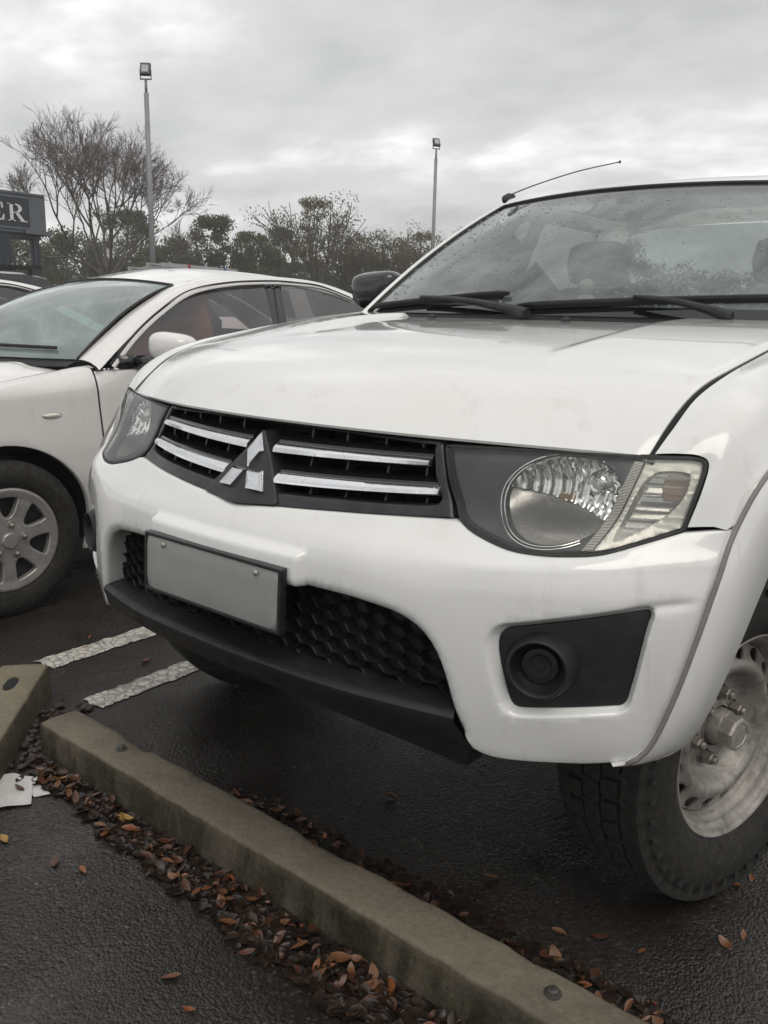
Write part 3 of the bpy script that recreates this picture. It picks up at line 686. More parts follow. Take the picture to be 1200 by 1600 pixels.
# wheels
def tyre_parts(parent, out=1, blocks=True):
    """wheel built round local origin, axle along x, outside face towards +x*out"""
    T = MB(); W = .118
    prof = [(-.075, .215), (-.100, .235), (-.117, .275), (-.118, .31), (-.108, .338), (-.096, .350), (-.085, .357), (-.04, .362), (0, .363), (.04, .362), (.085, .357), (.096, .350), (.108, .338), (.118, .31), (.117, .278), (.108, .245), (.098, .232), (.094, .226), (.086, .217)]
    T.lathe([(h * out, r) for h, r in prof], 96, 'x'); T.build('tyre', M['rubber'], parent, True, 40)
    if blocks:
        for row, (xc, w, n, off) in enumerate(((-.088, .036, 46, 0), (-.048, .034, 46, .5), (-.004, .038, 46, .2), (.042, .036, 46, .7), (.087, .038, 46, .35))):
            sh = abs(xc) > .07; da = 2 * math.pi / n; ln = .363 * da * (.91 if sh else .80)
            V = []; hN = 3
            r0 = .3625 - (.0075 if sh else .0015) - .012; r1 = .3740 - (.0055 if sh else 0)
            tilt = (.006 if row % 2 else -.006)
            s_ = 1 if xc > 0 else -1
            top = [(-w / 2, -ln / 2), (w / 2, -ln / 2 + tilt), (w / 2 + (.003 if not sh else 0), 0), (w / 2, ln / 2), (-w / 2, ln / 2 - tilt), (-w / 2 - .002, 0)]
            def ring(k, r_): return [((xc + x * k) * out, (r_ - (abs(x * k + w / 2 * s_) * .16 if sh else 0)) * math.sin(u * k / .363), (r_ - (abs(x * k + w / 2 * s_) * .16 if sh else 0)) * math.cos(u * k / .363)) for x, u in top]
            V, F = grid_geo([ring(1, r0), ring(1, r1 - .0012), ring(.93, r1)], True); F.append(tuple(range(12, 18)))
            src = obj('tread_block', V, F, M['rubber'], parent, True, 30)
            src.matrix_local = Matrix.Rotation(off * da, 4, 'X')
            copies(src, parent, [Matrix.Rotation((off + i) * da, 4, 'X') for i in range(1, n)])
        # side lugs on the shoulder
        V, F = MB().box((.104 * out, -.005, .320), (.1180 * out, .005, .336)).V, MB().box((0, 0, 0), (1, 1, 1)).F
        src = obj('shoulder_lug', V, F, M['rubber'], parent, False); copies(src, parent, [Matrix.Rotation(i * 2 * math.pi / 46, 4, 'X') for i in range(1, 46)])
def steel_wheel(parent, out=1, detail=True):
    rim = MB()
    rim.lathe([(h * out, r) for h, r in [(.080, .217), (.090, .2245), (.0945, .2265), (.097, .2245), (.0955, .2205), (.088, .2165), (.078, .2150), (.074, .2110), (.071, .2055), (.060, .2035), (.056, .1995), (.050, .1960), (.036, .1935), (.030, .188), (-.07, .188), (-.09, .215)]], 96, 'x')
    wl_ = rim.build('wheel_barrel', M['steel_rim'], parent, True, 50)
    PR = np.array([.0, .040, .060, .095, .108, .118, .128, .140, .152, .160, .170, .188, .20]); PH = np.array([.010, .010, .010, .011, .015, .030, .050, .060, .0585, .052, .045, .040, .036])
    holes = [[(.173 * math.cos(a) + .0155 * math.cos(q) * math.cos(a) - .0195 * math.sin(q) * math.sin(a), .173 * math.sin(a) + .0155 * math.cos(q) * math.sin(a) + .0195 * math.sin(q) * math.cos(a)) for q in np.linspace(0, 2 * math.pi, 16, endpoint=False)] for a in np.arange(16) * 2 * math.pi / 16 + .1]
    V, F = sheet_geo(circle(0, 0, .1905, 96), holes, lambda a, b: nspl(PR, PH, np.hypot(a, b)), step=.007, edge=0, depth=.006, axis='x', back=-1)
    if out < 0: V, F = mirx(V, F)
    obj('wheel_disc', V, F, M['steel_rim'], parent, True, 40)
    b = MB(); b.lathe([(.012 * out, .060), (.020 * out, .056), (.022 * out, .048), (.030 * out, .046)], 40, 'x')
    b.lathe([(.028 * out, .042), (.050 * out, .0405), (.056 * out, .037), (.058 * out, .030)], 40, 'x'); b.build('hub_flange', M['steel_rim'], parent, True, 40)
    b = MB(); b.lathe([(.050 * out, .0385), (.082 * out, .0370), (.088 * out, .0340), (.0885 * out, .0285), (.0865 * out, .0275), (.0865 * out, .0001)], 8, 'x'); b.build('hub_cap', M['hub_metal'], parent, False)
    b = MB(); b.lathe([(.008 * out, .0185), (.018 * out, .0175)], 16, 'x', (0, 0, .074)); b.lathe([(.018 * out, .0150), (.040 * out, .0145), (.043 * out, .0115)], 6, 'x', (0, 0, .074)); b.lathe([(.038 * out, .0090), (.049 * out, .0086), (.052 * out, .0065), (.052 * out, .0001)], 12, 'x', (0, 0, .074))
    src = b.build('wheel_nut', M['nut_metal'], parent, True, 35); copies(src, parent, [Matrix.Rotation(i * math.pi / 3, 4, 'X') for i in range(1, 6)]); src.matrix_local = Matrix.Rotation(0, 4, 'X')
    b = MB(); b.lathe([(-.02 * out, .17), (-.02 * out, .0001)], 40, 'x'); b.build('brake_backing', M['deep_black'], parent)
WHEEL_X, WHEEL_Y = .677, .741
for nm, x, y, out, st in (('front_wheel', WHEEL_X, WHEEL_Y, 1, R(15.2)), ('front_wheel', -.800, .800, -1, R(15.2)), ('rear_wheel', WHEEL_X, 3.62, 1, 0), ('rear_wheel', -WHEEL_X, 3.62, -1, 0)):
    w = empty(nm, (x, y, .3705), 0, ute); w.rotation_euler = (R(-14), 0, -st); w.scale = (.93, .99, .99)
    near = (x > 0 and y < 2)
    tyre_parts(w, out, near); steel_wheel(w, out)
# ------------------------------------------------------------------ pickup truck: cab
def screen_pt(u, v, off=0.0):
    """u -1..1 across, v 0..1 base to top"""
    b = np.array((.695 * u, 1.005 + .205 * u * u, 1.2235 - .0 * u * u)); t = np.array((.578 * u, 1.700 + .150 * u * u, 1.628 - .010 * u * u))
    n = np.array((.25 * u, -.55, .80)); n /= np.linalg.norm(n)
    return b + (t - b) * v + n * (.030 * 4 * v * (1 - v) * (1 - .3 * u * u) + off)
def ws_mat():
    t = NT('windscreen_glass'); P = t.pos(); sp = t.n('ShaderNodeSeparateXYZ'); t.l(P, sp.inputs[0])
    band = t.ramp(t.math('DIVIDE', t.math('SUBTRACT', sp.outputs['Z'], 1.572), .03, True), (0, 0), (1, 1))
    smear = t.noise(2.3, 6, .6, 1.6, t.mapped(scale=(1, .8, 1.2))); fine = t.noise(26, 5, .7, .6)
    fog = t.math('ADD', t.ramp(smear, (.38, .08), (.64, .30)), t.ramp(fine, (.4, .0), (.7, .07)))
    tr = t.n('ShaderNodeBsdfTransparent'); t.v(tr.inputs[0], t.mix(band, (.62, .67, .65), (.16, .15, .17)))
    df = t.n('ShaderNodeBsdfDiffuse'); t.v(df.inputs[0], t.mix(band, (.50, .56, .54), (.20, .19, .21)))
    gl = t.n('ShaderNodeBsdfGlossy'); gl.inputs['Roughness'].default_value = .035; t.v(gl.inputs[0], (.93, .96, .95))
    a = t.n('ShaderNodeMixShader'); t.l(fog, a.inputs[0]); t.l(tr.outputs[0], a.inputs[1]); t.l(df.outputs[0], a.inputs[2])
    fr = t.n('ShaderNodeFresnel'); fr.inputs[0].default_value = 1.7
    low = t.math('SUBTRACT', 1.0, t.math('DIVIDE', t.math('SUBTRACT', sp.outputs['Z'], 1.2465), .004, True)); bk = t.n('ShaderNodeBsdfDiffuse'); t.v(bk.inputs[0], (.008, .008, .009)); a2 = t.n('ShaderNodeMixShader'); t.l(low, a2.inputs[0]); t.l(a.outputs[0], a2.inputs[1]); t.l(bk.outputs[0], a2.inputs[2]); a = a2
    b = t.n('ShaderNodeMixShader'); t.l(fr.outputs[0], b.inputs[0]); t.l(a.outputs[0], b.inputs[1]); t.l(gl.outputs[0], b.inputs[2])
    return t.done(b.outputs[0])
M['windscreen'] = ws_mat()
rows = [[tuple(screen_pt(u, v)) for u in np.linspace(-1, 1, 41)] for v in np.linspace(0, 1, 25)]
ws = MB().grid(rows).build('windscreen', M['windscreen'], ute)
# black seal round the glass
edge = [screen_pt(-1, v, .002) for v in np.linspace(0, 1, 20)] + [screen_pt(u, 1, .002) for u in np.linspace(-.95, .95, 30)] + [screen_pt(1, v, .002) for v in np.linspace(1, 0, 20)]
b = MB(); b.tube([tuple(p) for p in edge], .0065, 8); b.build('windscreen_seal', M['rubber_seal'], ws)
# rain drops
b = MB(); rd = random.Random(5)
_base = [(math.cos(a), math.sin(a)) for a in np.linspace(0, 2 * math.pi, 7)[:-1]]
for k in range(1000):
    u = -1 + 1.95 * rd.random() ** 1.15; v = .06 + .9 * rd.random(); r = .0015 + .0034 * rd.random() ** 2.6
    p = screen_pt(u, v); du = screen_pt(u + .01, v) - p; du /= np.linalg.norm(du); dv = screen_pt(u, v + .01) - p; dv /= np.linalg.norm(dv); n = np.cross(du, dv)
    rr = [[tuple(p + (du * c * r * k_ + dv * s * r * k_ * 1.15) + n * r * h) for c, s in _base] for k_, h in ((1, 0), (.75, .42), (.25, .6))]
    V, F = grid_geo(rr, True); F.append((12, 13, 14, 15, 16, 17)); b.add(V, F)
d_ = b.build('rain_drops', M['drop'], ws); d_['kind'] = 'stuff'
b = MB(); p = screen_pt(-.02, .885, -.012); b.box((p[0] - .016, p[1] - .004, p[2] - .008), (p[0] + .022, p[1] + .012, p[2] + .010)); b.build('mirror_pad', M['black_plastic'], ws, False)
# cowl and wipers
rows = []
for u in np.linspace(-1, 1, 41):
    x = .71 * u; y0 = float(y_rear(x)); s = screen_pt(u * .99, .0)
    rows.append([(x, y0 - .015, 1.196), (x, y0 + .004, 1.198), (s[0], s[1] - .012, 1.216), (s[0], s[1] + .012, 1.224), (s[0], s[1] + .05, 1.222)])
MB().grid(rows).build('cowl_panel', M['black_plastic'], ute, True, 35)
def flat_bar(pts, ws, hs, nrm):
    """flat strip along pts, ws wide in the glass plane, hs proud of it"""
    rows = []
    for i, p in enumerate(pts):
        t = pts[min(i + 1, len(pts) - 1)] - pts[max(i - 1, 0)]; t = t / np.linalg.norm(t); n = np.array(nrm) / np.linalg.norm(nrm); s_ = np.cross(t, n); w, h = ws[i], hs[i]
        rows.append([tuple(p + s_ * a_ * w + n * c_ * h) for a_, c_ in ((-1, -.5), (1, -.5), (1, .2), (.45, .5), (-.45, .5), (-1, .2))])
    V, F = grid_geo(rows, True); F.append(tuple(range(6))); F.append(tuple(reversed(range(len(V) - 6, len(V))))); return V, F
GN = (0, -.55, .80)
for (ua, va, ub, vb, pu) in ((-.95, .020, -.10, .100, -.20), (-.02, .030, .95, .105, .50)):
    A_ = [screen_pt(ua + (ub - ua) * t, va + (vb - va) * t, .011) for t in np.linspace(0, 1, 18)]
    wpo = obj('wiper_blade', *flat_bar(A_, [.004] + [.006] * 16 + [.004], [.010] + [.018] * 16 + [.009], GN), M['rubber_seal'], ute, True, 30)
    pb = screen_pt(pu + .25, -.02, .020); m_ = screen_pt(ua + (ub - ua) * .45, va + (vb - va) * .45, .024)
    P_ = [pb + (m_ - pb) * t + np.array((0, -.006, .010)) * math.sin(t * math.pi) for t in np.linspace(0, 1, 12)]
    obj('wiper_arm', *flat_bar(P_, [.014, .014, .012, .011, .010, .009, .008, .008, .007, .007, .006, .005], [.020, .020, .018, .016, .014, .013, .012, .011, .010, .010, .009, .008], GN), M['black_plastic'], wpo, True, 30)

# pillars, roof, sides
def side(x, y, z, sx): return (sx * x, y, z)
for sx in (1, -1):
    rows = []
    for v in np.linspace(-.06, 1.03, 24):
        s = screen_pt(1, v); a = np.array((s[0], s[1], s[2])); 
        rows.append([tuple(a + np.array((.004, .002, -.004))), tuple(a + np.array((.013, .001, .008))), tuple(a + np.array((.024, .008, .012))), tuple(a + np.array((.036, .028, .008))), tuple(a + np.array((.044, .055, -.004))), tuple(a + np.array((.040, .075, -.012))), tuple(a + np.array((.01, .08, -.02)))])
    V, F = grid_geo(rows)
    if sx < 0: V, F = mirx(V, F)
    obj('windscreen_pillar', V, F, M['ute_paint'], ute, True, 50)
RY = [(1.72, 1.636, .575), (1.78, 1.655, .585), (1.95, 1.681, .60), (2.25, 1.697, .615), (2.6, 1.697, .62), (2.9, 1.680, .61), (3.02, 1.650, .59)]
rows = []
for i, (y, zt, hw_) in enumerate(RY):
    row = []
    for u in np.linspace(-1, 1, 31):
        yy = y + (.150 * u * u if i == 0 else (.12 * u * u if i == 1 else (.04 * u * u if i == 2 else 0)))
        row.append((u * hw_, yy, zt - .020 * u * u - .030 * abs(u) ** 9))
    rows.append([(row[0][0] - .045, row[0][1] + .02, row[0][2] - .045)] + row + [(row[-1][0] + .045, row[-1][1] + .02, row[-1][2] - .045)])
rows = [[(p[0], p[1] + .01, p[2] - .012) for p in rows[0]]] + rows
cols_ = [cat([rows[i][j] for i in range(len(rows))], 40) for j in range(len(rows[0]))]
MB().grid([[c[i] for c in cols_] for i in range(40)]).build('roof', M['ute_paint'], ute, True, 45)
for sx in (1, -1):
    # lower side: doors and tub in one skin per panel
    Xs = lambda y, z: sx * (.842 - .035 * sstep(.95, 1.24, z) - .03 * sstep(.75, .48, z))
    def panel(name, poly, holes=(), mat='ute_paint', parent=ute, e=.005):
        V, F = sheet_geo(poly, list(holes), Xs, step=.05, edge=e, depth=.02, axis='x', back=-sx); 
        return obj(name, V, F if sx > 0 else [tuple(reversed(f)) for f in F], M[mat], parent, True, 45)
    for y0, y1 in ((1.345, 2.235), (2.245, 2.95)):
        dr = panel('door', [(y0, .50), (y1, .50), (y1, 1.235), (y0, 1.235)])
        b = MB(); b.tube([(sx * .845, y1 - .19, 1.02), (sx * .868, y1 - .17, 1.022), (sx * .868, y1 - .08, 1.022), (sx * .845, y1 - .06, 1.02)], .012, 8); b.build('door_handle', M['black_plastic'], dr)
    arch = [(3.62 + .47 * math.cos(a), .40 + .47 * math.sin(a)) for a in np.linspace(0, math.pi, 24)]
    panel('tub_side', [(2.965, .50), (3.14, .45)] + arch[::-1] + [(4.10, .50), (4.62, .55), (4.64, 1.20), (2.965, 1.20)])
    Xg = lambda y, z: sx * (.800 - .42 * (np.asarray(z) - 1.235))
    def glass(name, poly, mat, e=.002): 
        V, F = sheet_geo(poly, [], Xg, step=.05, edge=e, depth=.006, axis='x', back=-sx); return obj(name, V, F if sx > 0 else [tuple(reversed(f)) for f in F], M[mat], ute, True, 45)
    glass('side_window', [(1.40, 1.245), (2.20, 1.245), (2.20, 1.60), (1.98, 1.585), (1.80, 1.52)], 'side_glass'); glass('side_window', [(2.28, 1.245), (2.86, 1.245), (2.80, 1.60), (2.28, 1.60)], 'side_glass')
    glass('door_pillar', [(2.20, 1.24), (2.28, 1.24), (2.28, 1.61), (2.20, 1.61)], 'black_plastic'); glass('rear_pillar', [(2.86, 1.20), (3.0, 1.20), (2.98, 1.64), (2.80, 1.61)], 'ute_paint')
b = MB(); b.box((-.80, 2.95, .62), (.80, 2.97, 1.24)); b.box((-.80, 4.60, .60), (.80, 4.63, 1.20)); b.box((-.80, 2.97, .66), (.80, 4.60, .68)); b.build('tub_floor_and_ends', M['ute_paint'], ute, False)
b = MB(); b.add([(-.72, 2.96, 1.24), (.72, 2.96, 1.24), (.56, 2.98, 1.64), (-.56, 2.98, 1.64)], [(0, 3, 2, 1)]); b.build('rear_window', M['side_glass'], ute, False)
# door mirrors
for sx in (1, -1):
    rows = []; cx, cy, cz = .865, 1.455, 1.300
    for i in range(13):
        ph = -math.pi / 2 + math.pi * i / 12; row = []
        for j in range(28):
            th = 2 * math.pi * j / 28; ex = lambda c, p: math.copysign(abs(c) ** p, c)
            X_ = .100 * ex(math.cos(ph), .55) * ex(math.cos(th), .55); Z_ = .068 * ex(math.cos(ph), .55) * ex(math.sin(th), .6); Y_ = .062 * ex(math.sin(ph), .8)
            if Y_ > .03: Y_ = .03
            X_ *= 1 - .10 * (Z_ < 0) * abs(Z_) / .068
            row.append((sx * (cx + X_ * (1 + .12 * Z_ / .068)), cy + Y_, cz + Z_ - .25 * (X_) * .3))
        rows.append(row)
    V, F = grid_geo(rows, True); mo = obj('door_mirror', V, F if sx < 0 else [tuple(reversed(f)) for f in F], M['gloss_black'], ute, True, 60)
    b = MB(); b.tube([(sx * .775, 1.46, 1.245), (sx * .82, 1.462, 1.25), (sx * .86, 1.46, 1.26)], [.03, .026, .024], 10); b.build('mirror_stem', M['black_plastic'], mo)
# aerial
b = MB(); b.tube([(-.535, 1.775, 1.628), (-.548, 1.80, 1.640), (-.55, 1.83, 1.652), (-.545, 1.86, 1.655)], [.008, .013, .012, .006], 10); ae = b.build('aerial', M['black_plastic'], ute)
b = MB(); b.tube(cat([(-.550, 1.82, 1.652), (-.50, 1.93, 1.700), (-.42, 2.11, 1.766), (-.338, 2.30, 1.820)], 14), .0026, 6); b.lathe([(-.006, .0001), (-.004, .005), (.004, .005), (.006, .0001)], 8, 'z', (-.338, 2.30, 1.820)); b.build('aerial_rod', simple('aerial_rod', (.10, .045, .04), .5), ae)

# interior
b = MB(); rows = []
for u in np.linspace(-1, 1, 25):
    x = .70 * u; y0 = 1.02 + .20 * u * u; hump = .045 * math.exp(-((x + .36) / .16) ** 2)
    rows.append([(x, y0, 1.185), (x, y0 + .12, 1.20), (x, y0 + .28, 1.215 + hump), (x, 1.52, 1.20 + hump), (x, 1.60, 1.13), (x, 1.60, .70)])
b.grid(rows).build('dashboard', M['dash'], ute)
b = MB(); cw = Vector((-.36, 1.66, 1.14)); ring = []
for a in np.linspace(0, 2 * math.pi, 37): ring.append((cw.x + .185 * math.cos(a), cw.y + .185 * math.sin(a) * .45, cw.z + .185 * math.sin(a) * .90))
b.tube(ring, .016, 8, False); b.tube([(cw.x, cw.y - .12, cw.z - .06), tuple(cw)], .035, 10); b.tube([(cw.x - .17, cw.y, cw.z), (cw.x + .17, cw.y, cw.z)], .014, 6); b.build('steering_wheel', simple('wheel_leather', (.14, .14, .14), .5), ute)
for x in (-.36, .36):
    rows = []
    for z, w, y, t in ((.62, .25, 1.95, .10), (.80, .26, 2.02, .10), (1.0, .255, 2.09, .09), (1.18, .235, 2.15, .08), (1.30, .19, 2.19, .06), (1.335, .12, 2.20, .03)):
        rows.append([(x + w * math.copysign(abs(math.cos(a)) ** .6, math.cos(a)), y + t * math.copysign(abs(math.sin(a)) ** .7, math.sin(a)), z) for a in np.linspace(0, 2 * math.pi, 25)[:-1]])
    st_ = MB().grid(rows, True); st_.F.append(tuple(range(len(st_.V) - 24, len(st_.V)))); st_.box((x - .25, 1.55, .55), (x + .25, 2.02, .78)); so_ = st_.build('front_seat', M['seat'], ute, True, 50)
    rows = []
    for z, w, t in ((1.345, .06, .035), (1.36, .115, .05), (1.43, .135, .055), (1.495, .12, .05), (1.515, .07, .03)):
        rows.append([(x + w * math.copysign(abs(math.cos(a)) ** .7, math.cos(a)), 2.225 + t * math.sin(a), z) for a in np.linspace(0, 2 * math.pi, 21)[:-1]])
    hr = MB().grid(rows, True); hr.F.append(tuple(range(20))); hr.F.append(tuple(range(len(hr.V) - 20, len(hr.V)))); hr.build('headrest', M['seat'], so_)
b = MB(); b.box((-.66, 2.70, .65), (.66, 2.86, 1.26)); b.box((-.66, 2.3, .5), (.66, 2.86, .75)); b.build('rear_bench', M['seat'], ute, False)
b = MB(); b.box((-.72, 1.0, .48), (.72, 2.95, .52)); b.build('cab_floor', M['deep_black'], ute, False)
fg = empty('dashboard_figurine', (.106, 1.178, 1.214)); fg.scale = (.88, .88, .88); tag(fg, 'small figurine with white head and red skirt standing on the pickup dashboard', 'figurine')
b = MB(); b.lathe([(0, .034), (.012, .036), (.035, .030), (.052, .016)], 20, 'z'); b.build('red_skirt', M['red_thing'], fg)
b = MB(); b.lathe([(.050, .022), (.056, .026), (.070, .026), (.076, .020)], 20, 'z'); b.build('white_collar', M['white_thing'], fg)
b = MB(); b.lathe([(.076, .012), (.084, .022), (.098, .028), (.112, .024), (.122, .014), (.126, .0001)], 20, 'z'); b.build('round_head', M['white_thing'], fg)
def rebase(root, loc):
    """moves a thing's origin to its base without moving its parts"""
    root.location = loc
    for ch in root.children: ch.location = ch.location - Vector(loc)
rebase(ute, (0, 2.0, 0))
# ------------------------------------------------------------------ ground
def asphalt_mat():
    t = NT('wet_asphalt'); P = t.pos()
    st = t.voro(165); st2 = t.voro(85, rnd=1); fine = t.noise(420, 4, .7); mid = t.noise(3.2, 6, .6, .4); big = t.noise(.9, 5, .6, .6)
    tone = t.ramp(t.voro(165, 'Color'), (0, (.010, .0088, .0076)), (.75, (.034, .029, .0245)), (.93, (.085, .075, .064)), (1, (.22, .205, .185)))
    cc = t.mix(t.ramp(mid, (.38, .0), (.62, .75)), tone, (.016, .0132, .0110))
    cc = t.mix(t.ramp(big, (.52, 0), (.72, .45)), cc, (.036, .0255, .0180))
    h = t.math('ADD', t.math('MULTIPLY', t.math('SUBTRACT', 1.0, st), .8), t.math('ADD', t.math('MULTIPLY', fine, .35), t.math('MULTIPLY', t.math('SUBTRACT', 1.0, st2), .5)))
    wet = t.ramp(t.noise(1.7, 6, .65, .5), (.36, .04), (.66, .30))
    rr = t.math('ADD', wet, t.math('MULTIPLY', t.noise(90, 3, .6), .14))
    return t.done(t.pbr(cc, rr, 0, t.bump(h, t.ramp(t.noise(2.1, 5, .6, .5, t.mapped(loc=(7, 3, 0))), (.35, .30), (.65, .85)), .0042), .7))
M['asphalt'] = asphalt_mat()
g = obj('ground', [(-700, -300, 0), (300, -300, 0), (300, 900, 0), (-700, 900, 0)], [(0, 1, 2, 3)], M['asphalt'], None, False); tag(g, 'dark wet car park asphalt with fine pale chips', 'ground', kind='structure')
# ------------------------------------------------------------------ white sedan in the next bay
sed = empty('sedan'); tag(sed, 'white sedan with silver seven spoke wheel covers in the next bay', 'car')
SX, SC = -1.955, -2.855                      # near side, centre line
def Xn(y, z):
    y = np.asarray(y, float); z = np.asarray(z, float)
    x = SX - .055 * sstep(.55, .22, z) - .018 * sstep(.60, .92, z)
    x = x - .020 * sstep(.80, .84, z) * sstep(1.9, .9, y) * 0 - .010 * np.exp(-((z - .74) / .05) ** 2) * sstep(.95, 1.3, y)
    roll = np.clip((z - .87) / .10, 0, 1.15); x = x - .13 * roll ** 2.2 * sstep(1.15, .70, y) - .018 * roll ** 2 * sstep(.7, 1.15, y)
    x = x - .25 * np.clip((.15 - y) / .55, 0, 1.2) ** 2.2 - .12 * np.clip((y - 3.6) / .75, 0, 1.2) ** 2
    return x
WY, WR = .545, .318
arch = lambda yc: [(yc + .375 * math.cos(a), .318 + .372 * math.sin(a)) for a in np.linspace(R(-18), R(198), 40)]
fend_top = cat([(-.36, .66), (-.1, .76), (.25, .855), (.6, .915), (.85, .952), (.985, .972)], 16)
af = [p for p in arch(WY)]
fender = [(.985, .972), (.978, .90), (.985, .66), (1.01, .42), (1.02, .24), (.95, .20)] + af + [(.10, .20), (-.30, .22), (-.42, .40), (-.42, .58)] + fend_top[:-1]
def sheet_x(name, poly, holes, mat, parent=sed, step=.028, e=.004, fn=Xn, depth=.02):
    V, F = sheet_geo(poly, holes, fn, step=step, edge=e, depth=depth, axis='x', back=-1); return V, F
def both(name, VF, mat, parent=sed, sharp=45, mirror=True):
    V, F = VF; o = obj(name, V, F, M[mat], parent, True, sharp)
    if mirror: obj(name, [(2 * SC - v[0], v[1], v[2]) for v in V], [tuple(reversed(f)) for f in F], M[mat], parent, True, sharp)
    return o
both('front_wing', sheet_x('w', fender, [], 'p', step=.024), 'sedan_paint')
belt = lambda y: .957 + .012 * (y - 1.0)
d1 = [(.990, .955), (.984, .90), (.991, .66), (1.016, .42), (1.026, .24), (2.14, .22), (2.17, .5), (2.16, belt(2.16))] + [(y, belt(y)) for y in np.linspace(2.0, 1.1, 6)]
d2 = [(2.146, .22), (2.95, .22), (3.0, .40), (3.10, .66), (3.18, .80), (3.10, belt(3.1)), (2.166, belt(2.166)), (2.176, .5)]
both('front_door', sheet_x('d', d1, [], 'p'), 'sedan_paint'); both('rear_door', sheet_x('d', d2, [], 'p', step=.05), 'sedan_paint')
ar = arch(3.32)
q = [(2.956, .22)] + [p for p in ar[::-1] if p[0] > 3.006 or p[1] > .62][0:0] + [(3.006, .40), (3.106, .66), (3.186, .80), (3.106, belt(3.1)), (3.6, .98), (4.3, .95), (4.38, .55), (4.30, .25), (3.74, .22)] + [p for p in ar if p[1] > .24]
both('rear_quarter', sheet_x('q', q[1:], [], 'p', step=.05), 'sedan_paint')
# bonnet
def sb_y(u): return .73 + .27 * abs(u) ** 2.2
rows = []
for t in np.linspace(0, 1, 30):
    row = []
    for u in np.linspace(-1, 1, 41):
        hw_ = .63 + .075 * t; yr = sb_y(u) - .03; yf = -.42 + .20 * abs(u) ** 2.5; y = yf + (yr - yf) * t
        z = .70 + .292 * (1 - (1 - t) ** 1.9) * .98 - .020 * abs(u) ** 2 - .030 * abs(u) ** 8 * t - .035 * (abs(u) ** 3) * (1 - t)
        z += .010 * math.exp(-((abs(u) - .72) / .08) ** 2)
        row.append((SC + u * hw_, y, z))
    rows.append([(row[0][0], row[0][1], row[0][2] - .03)] + row + [(row[-1][0], row[-1][1], row[-1][2] - .03)])
MB().grid(rows).build('bonnet', M['sedan_paint'], sed, True, 45)
# strip of wing top between wing sheet and bonnet
for sx in (1, -1):
    rows = []
    for y, zt in zip(np.linspace(-.36, 1.0, 24), np.interp(np.linspace(-.36, 1.0, 24), [p[0] for p in fend_top], [p[1] for p in fend_top])):
        xo = float(Xn(y, zt)) - .004; t = (y + .42) / 1.4; xb = SC + .63 + .075 * max(0, min(1, t)) + .006
        zb = .70 + .292 * (1 - (1 - min(1, max(0, (y + .22) / 1.15))) ** 1.9) * .98 - .050; zb = max(zb, zt - .01) if y > .3 else zb
        row = [(xo, y, zt - .002), (xo * .7 + xb * .3, y, zt + .006), (xo * .35 + xb * .65, y, (zt * .4 + (zb + .012) * .6)), (xb, y, zb + .004), (xb - .002, y, zb - .03)]
        rows.append(row if sx > 0 else [(2 * SC - p[0], p[1], p[2]) for p in row])
    V, F = grid_geo(rows); obj('wing_top', V, F if sx < 0 else [tuple(reversed(f)) for f in F], M['sedan_paint'], sed, True, 45)
# greenhouse
DLO_F = [(-1.990, 1.073, .960), (-2.059, 1.246, 1.084), (-2.117, 1.431, 1.190), (-2.167, 1.640, 1.282), (-2.194, 1.904, 1.330), (-2.206, 2.203, 1.351)]
RAIL = [(-1.984, 1.000, .962), (-2.050, 1.190, 1.084), (-2.118, 1.405, 1.204), (-2.176, 1.645, 1.303), (-2.208, 1.917, 1.356), (-2.221, 2.217, 1.378), (-2.214, 2.560, 1.368), (-2.178, 2.840, 1.300), (-2.120, 3.10, 1.20), (-2.04, 3.45, 1.03)]
WSE = [(-2.150, 1.005, .998), (-2.200, 1.162, 1.093), (-2.250, 1.334, 1.192), (-2.290, 1.510, 1.277), (-2.325, 1.650, 1.330), (-2.345, 1.90, 1.385), (-2.345, 2.25, 1.400), (-2.335, 2.65, 1.382), (-2.30, 2.95, 1.325), (-2.26, 3.25, 1.22), (-2.22, 3.6, 1.06)]
rl = cat(RAIL, 60); we = cat(WSE, 60)
rows = []
for a, c in zip(rl, we):
    a = np.array(a); c = np.array(c); d = c - a; n = np.array((.5, -.12, .6))
    rows.append([tuple(a + np.array((-.02, .0, -.004))), tuple(a), tuple(a + d * .18 + n * .013), tuple(a + d * .45 + n * .020), tuple(a + d * .75 + n * .013), tuple(c), tuple(c + np.array((-.004, .006, -.012)))])
V, F = grid_geo(rows); both('pillar_and_rail', (V, [tuple(reversed(f)) for f in F]), 'sedan_paint')
rows = []
for c in cat(WSE[4:], 26):
    row = []
    for u in np.linspace(-1, 1, 31):
        hx = c[0] - SC; yy = c[1] - (.035 * (1 - u * u) if c[1] < 1.75 else 0); row.append((SC - u * (hx - .001), yy, c[2] + .045 * (1 - u * u) * min(1, .6 + (c[1] - 1.6) * 1.2 if c[1] > 1.6 else .6) - .001))
    rows.append(row)
roof_rows = [r for r in rows if r[0][1] < 3.0]; rw = [r for r in rows if r[0][1] >= 2.9]
MB().grid([[(p[0], p[1] + .004, p[2] - .012) for p in roof_rows[0]]] + roof_rows).build('roof', M['sedan_paint'], sed, True, 45); MB().grid(rw).build('rear_window', M['side_glass'], sed)
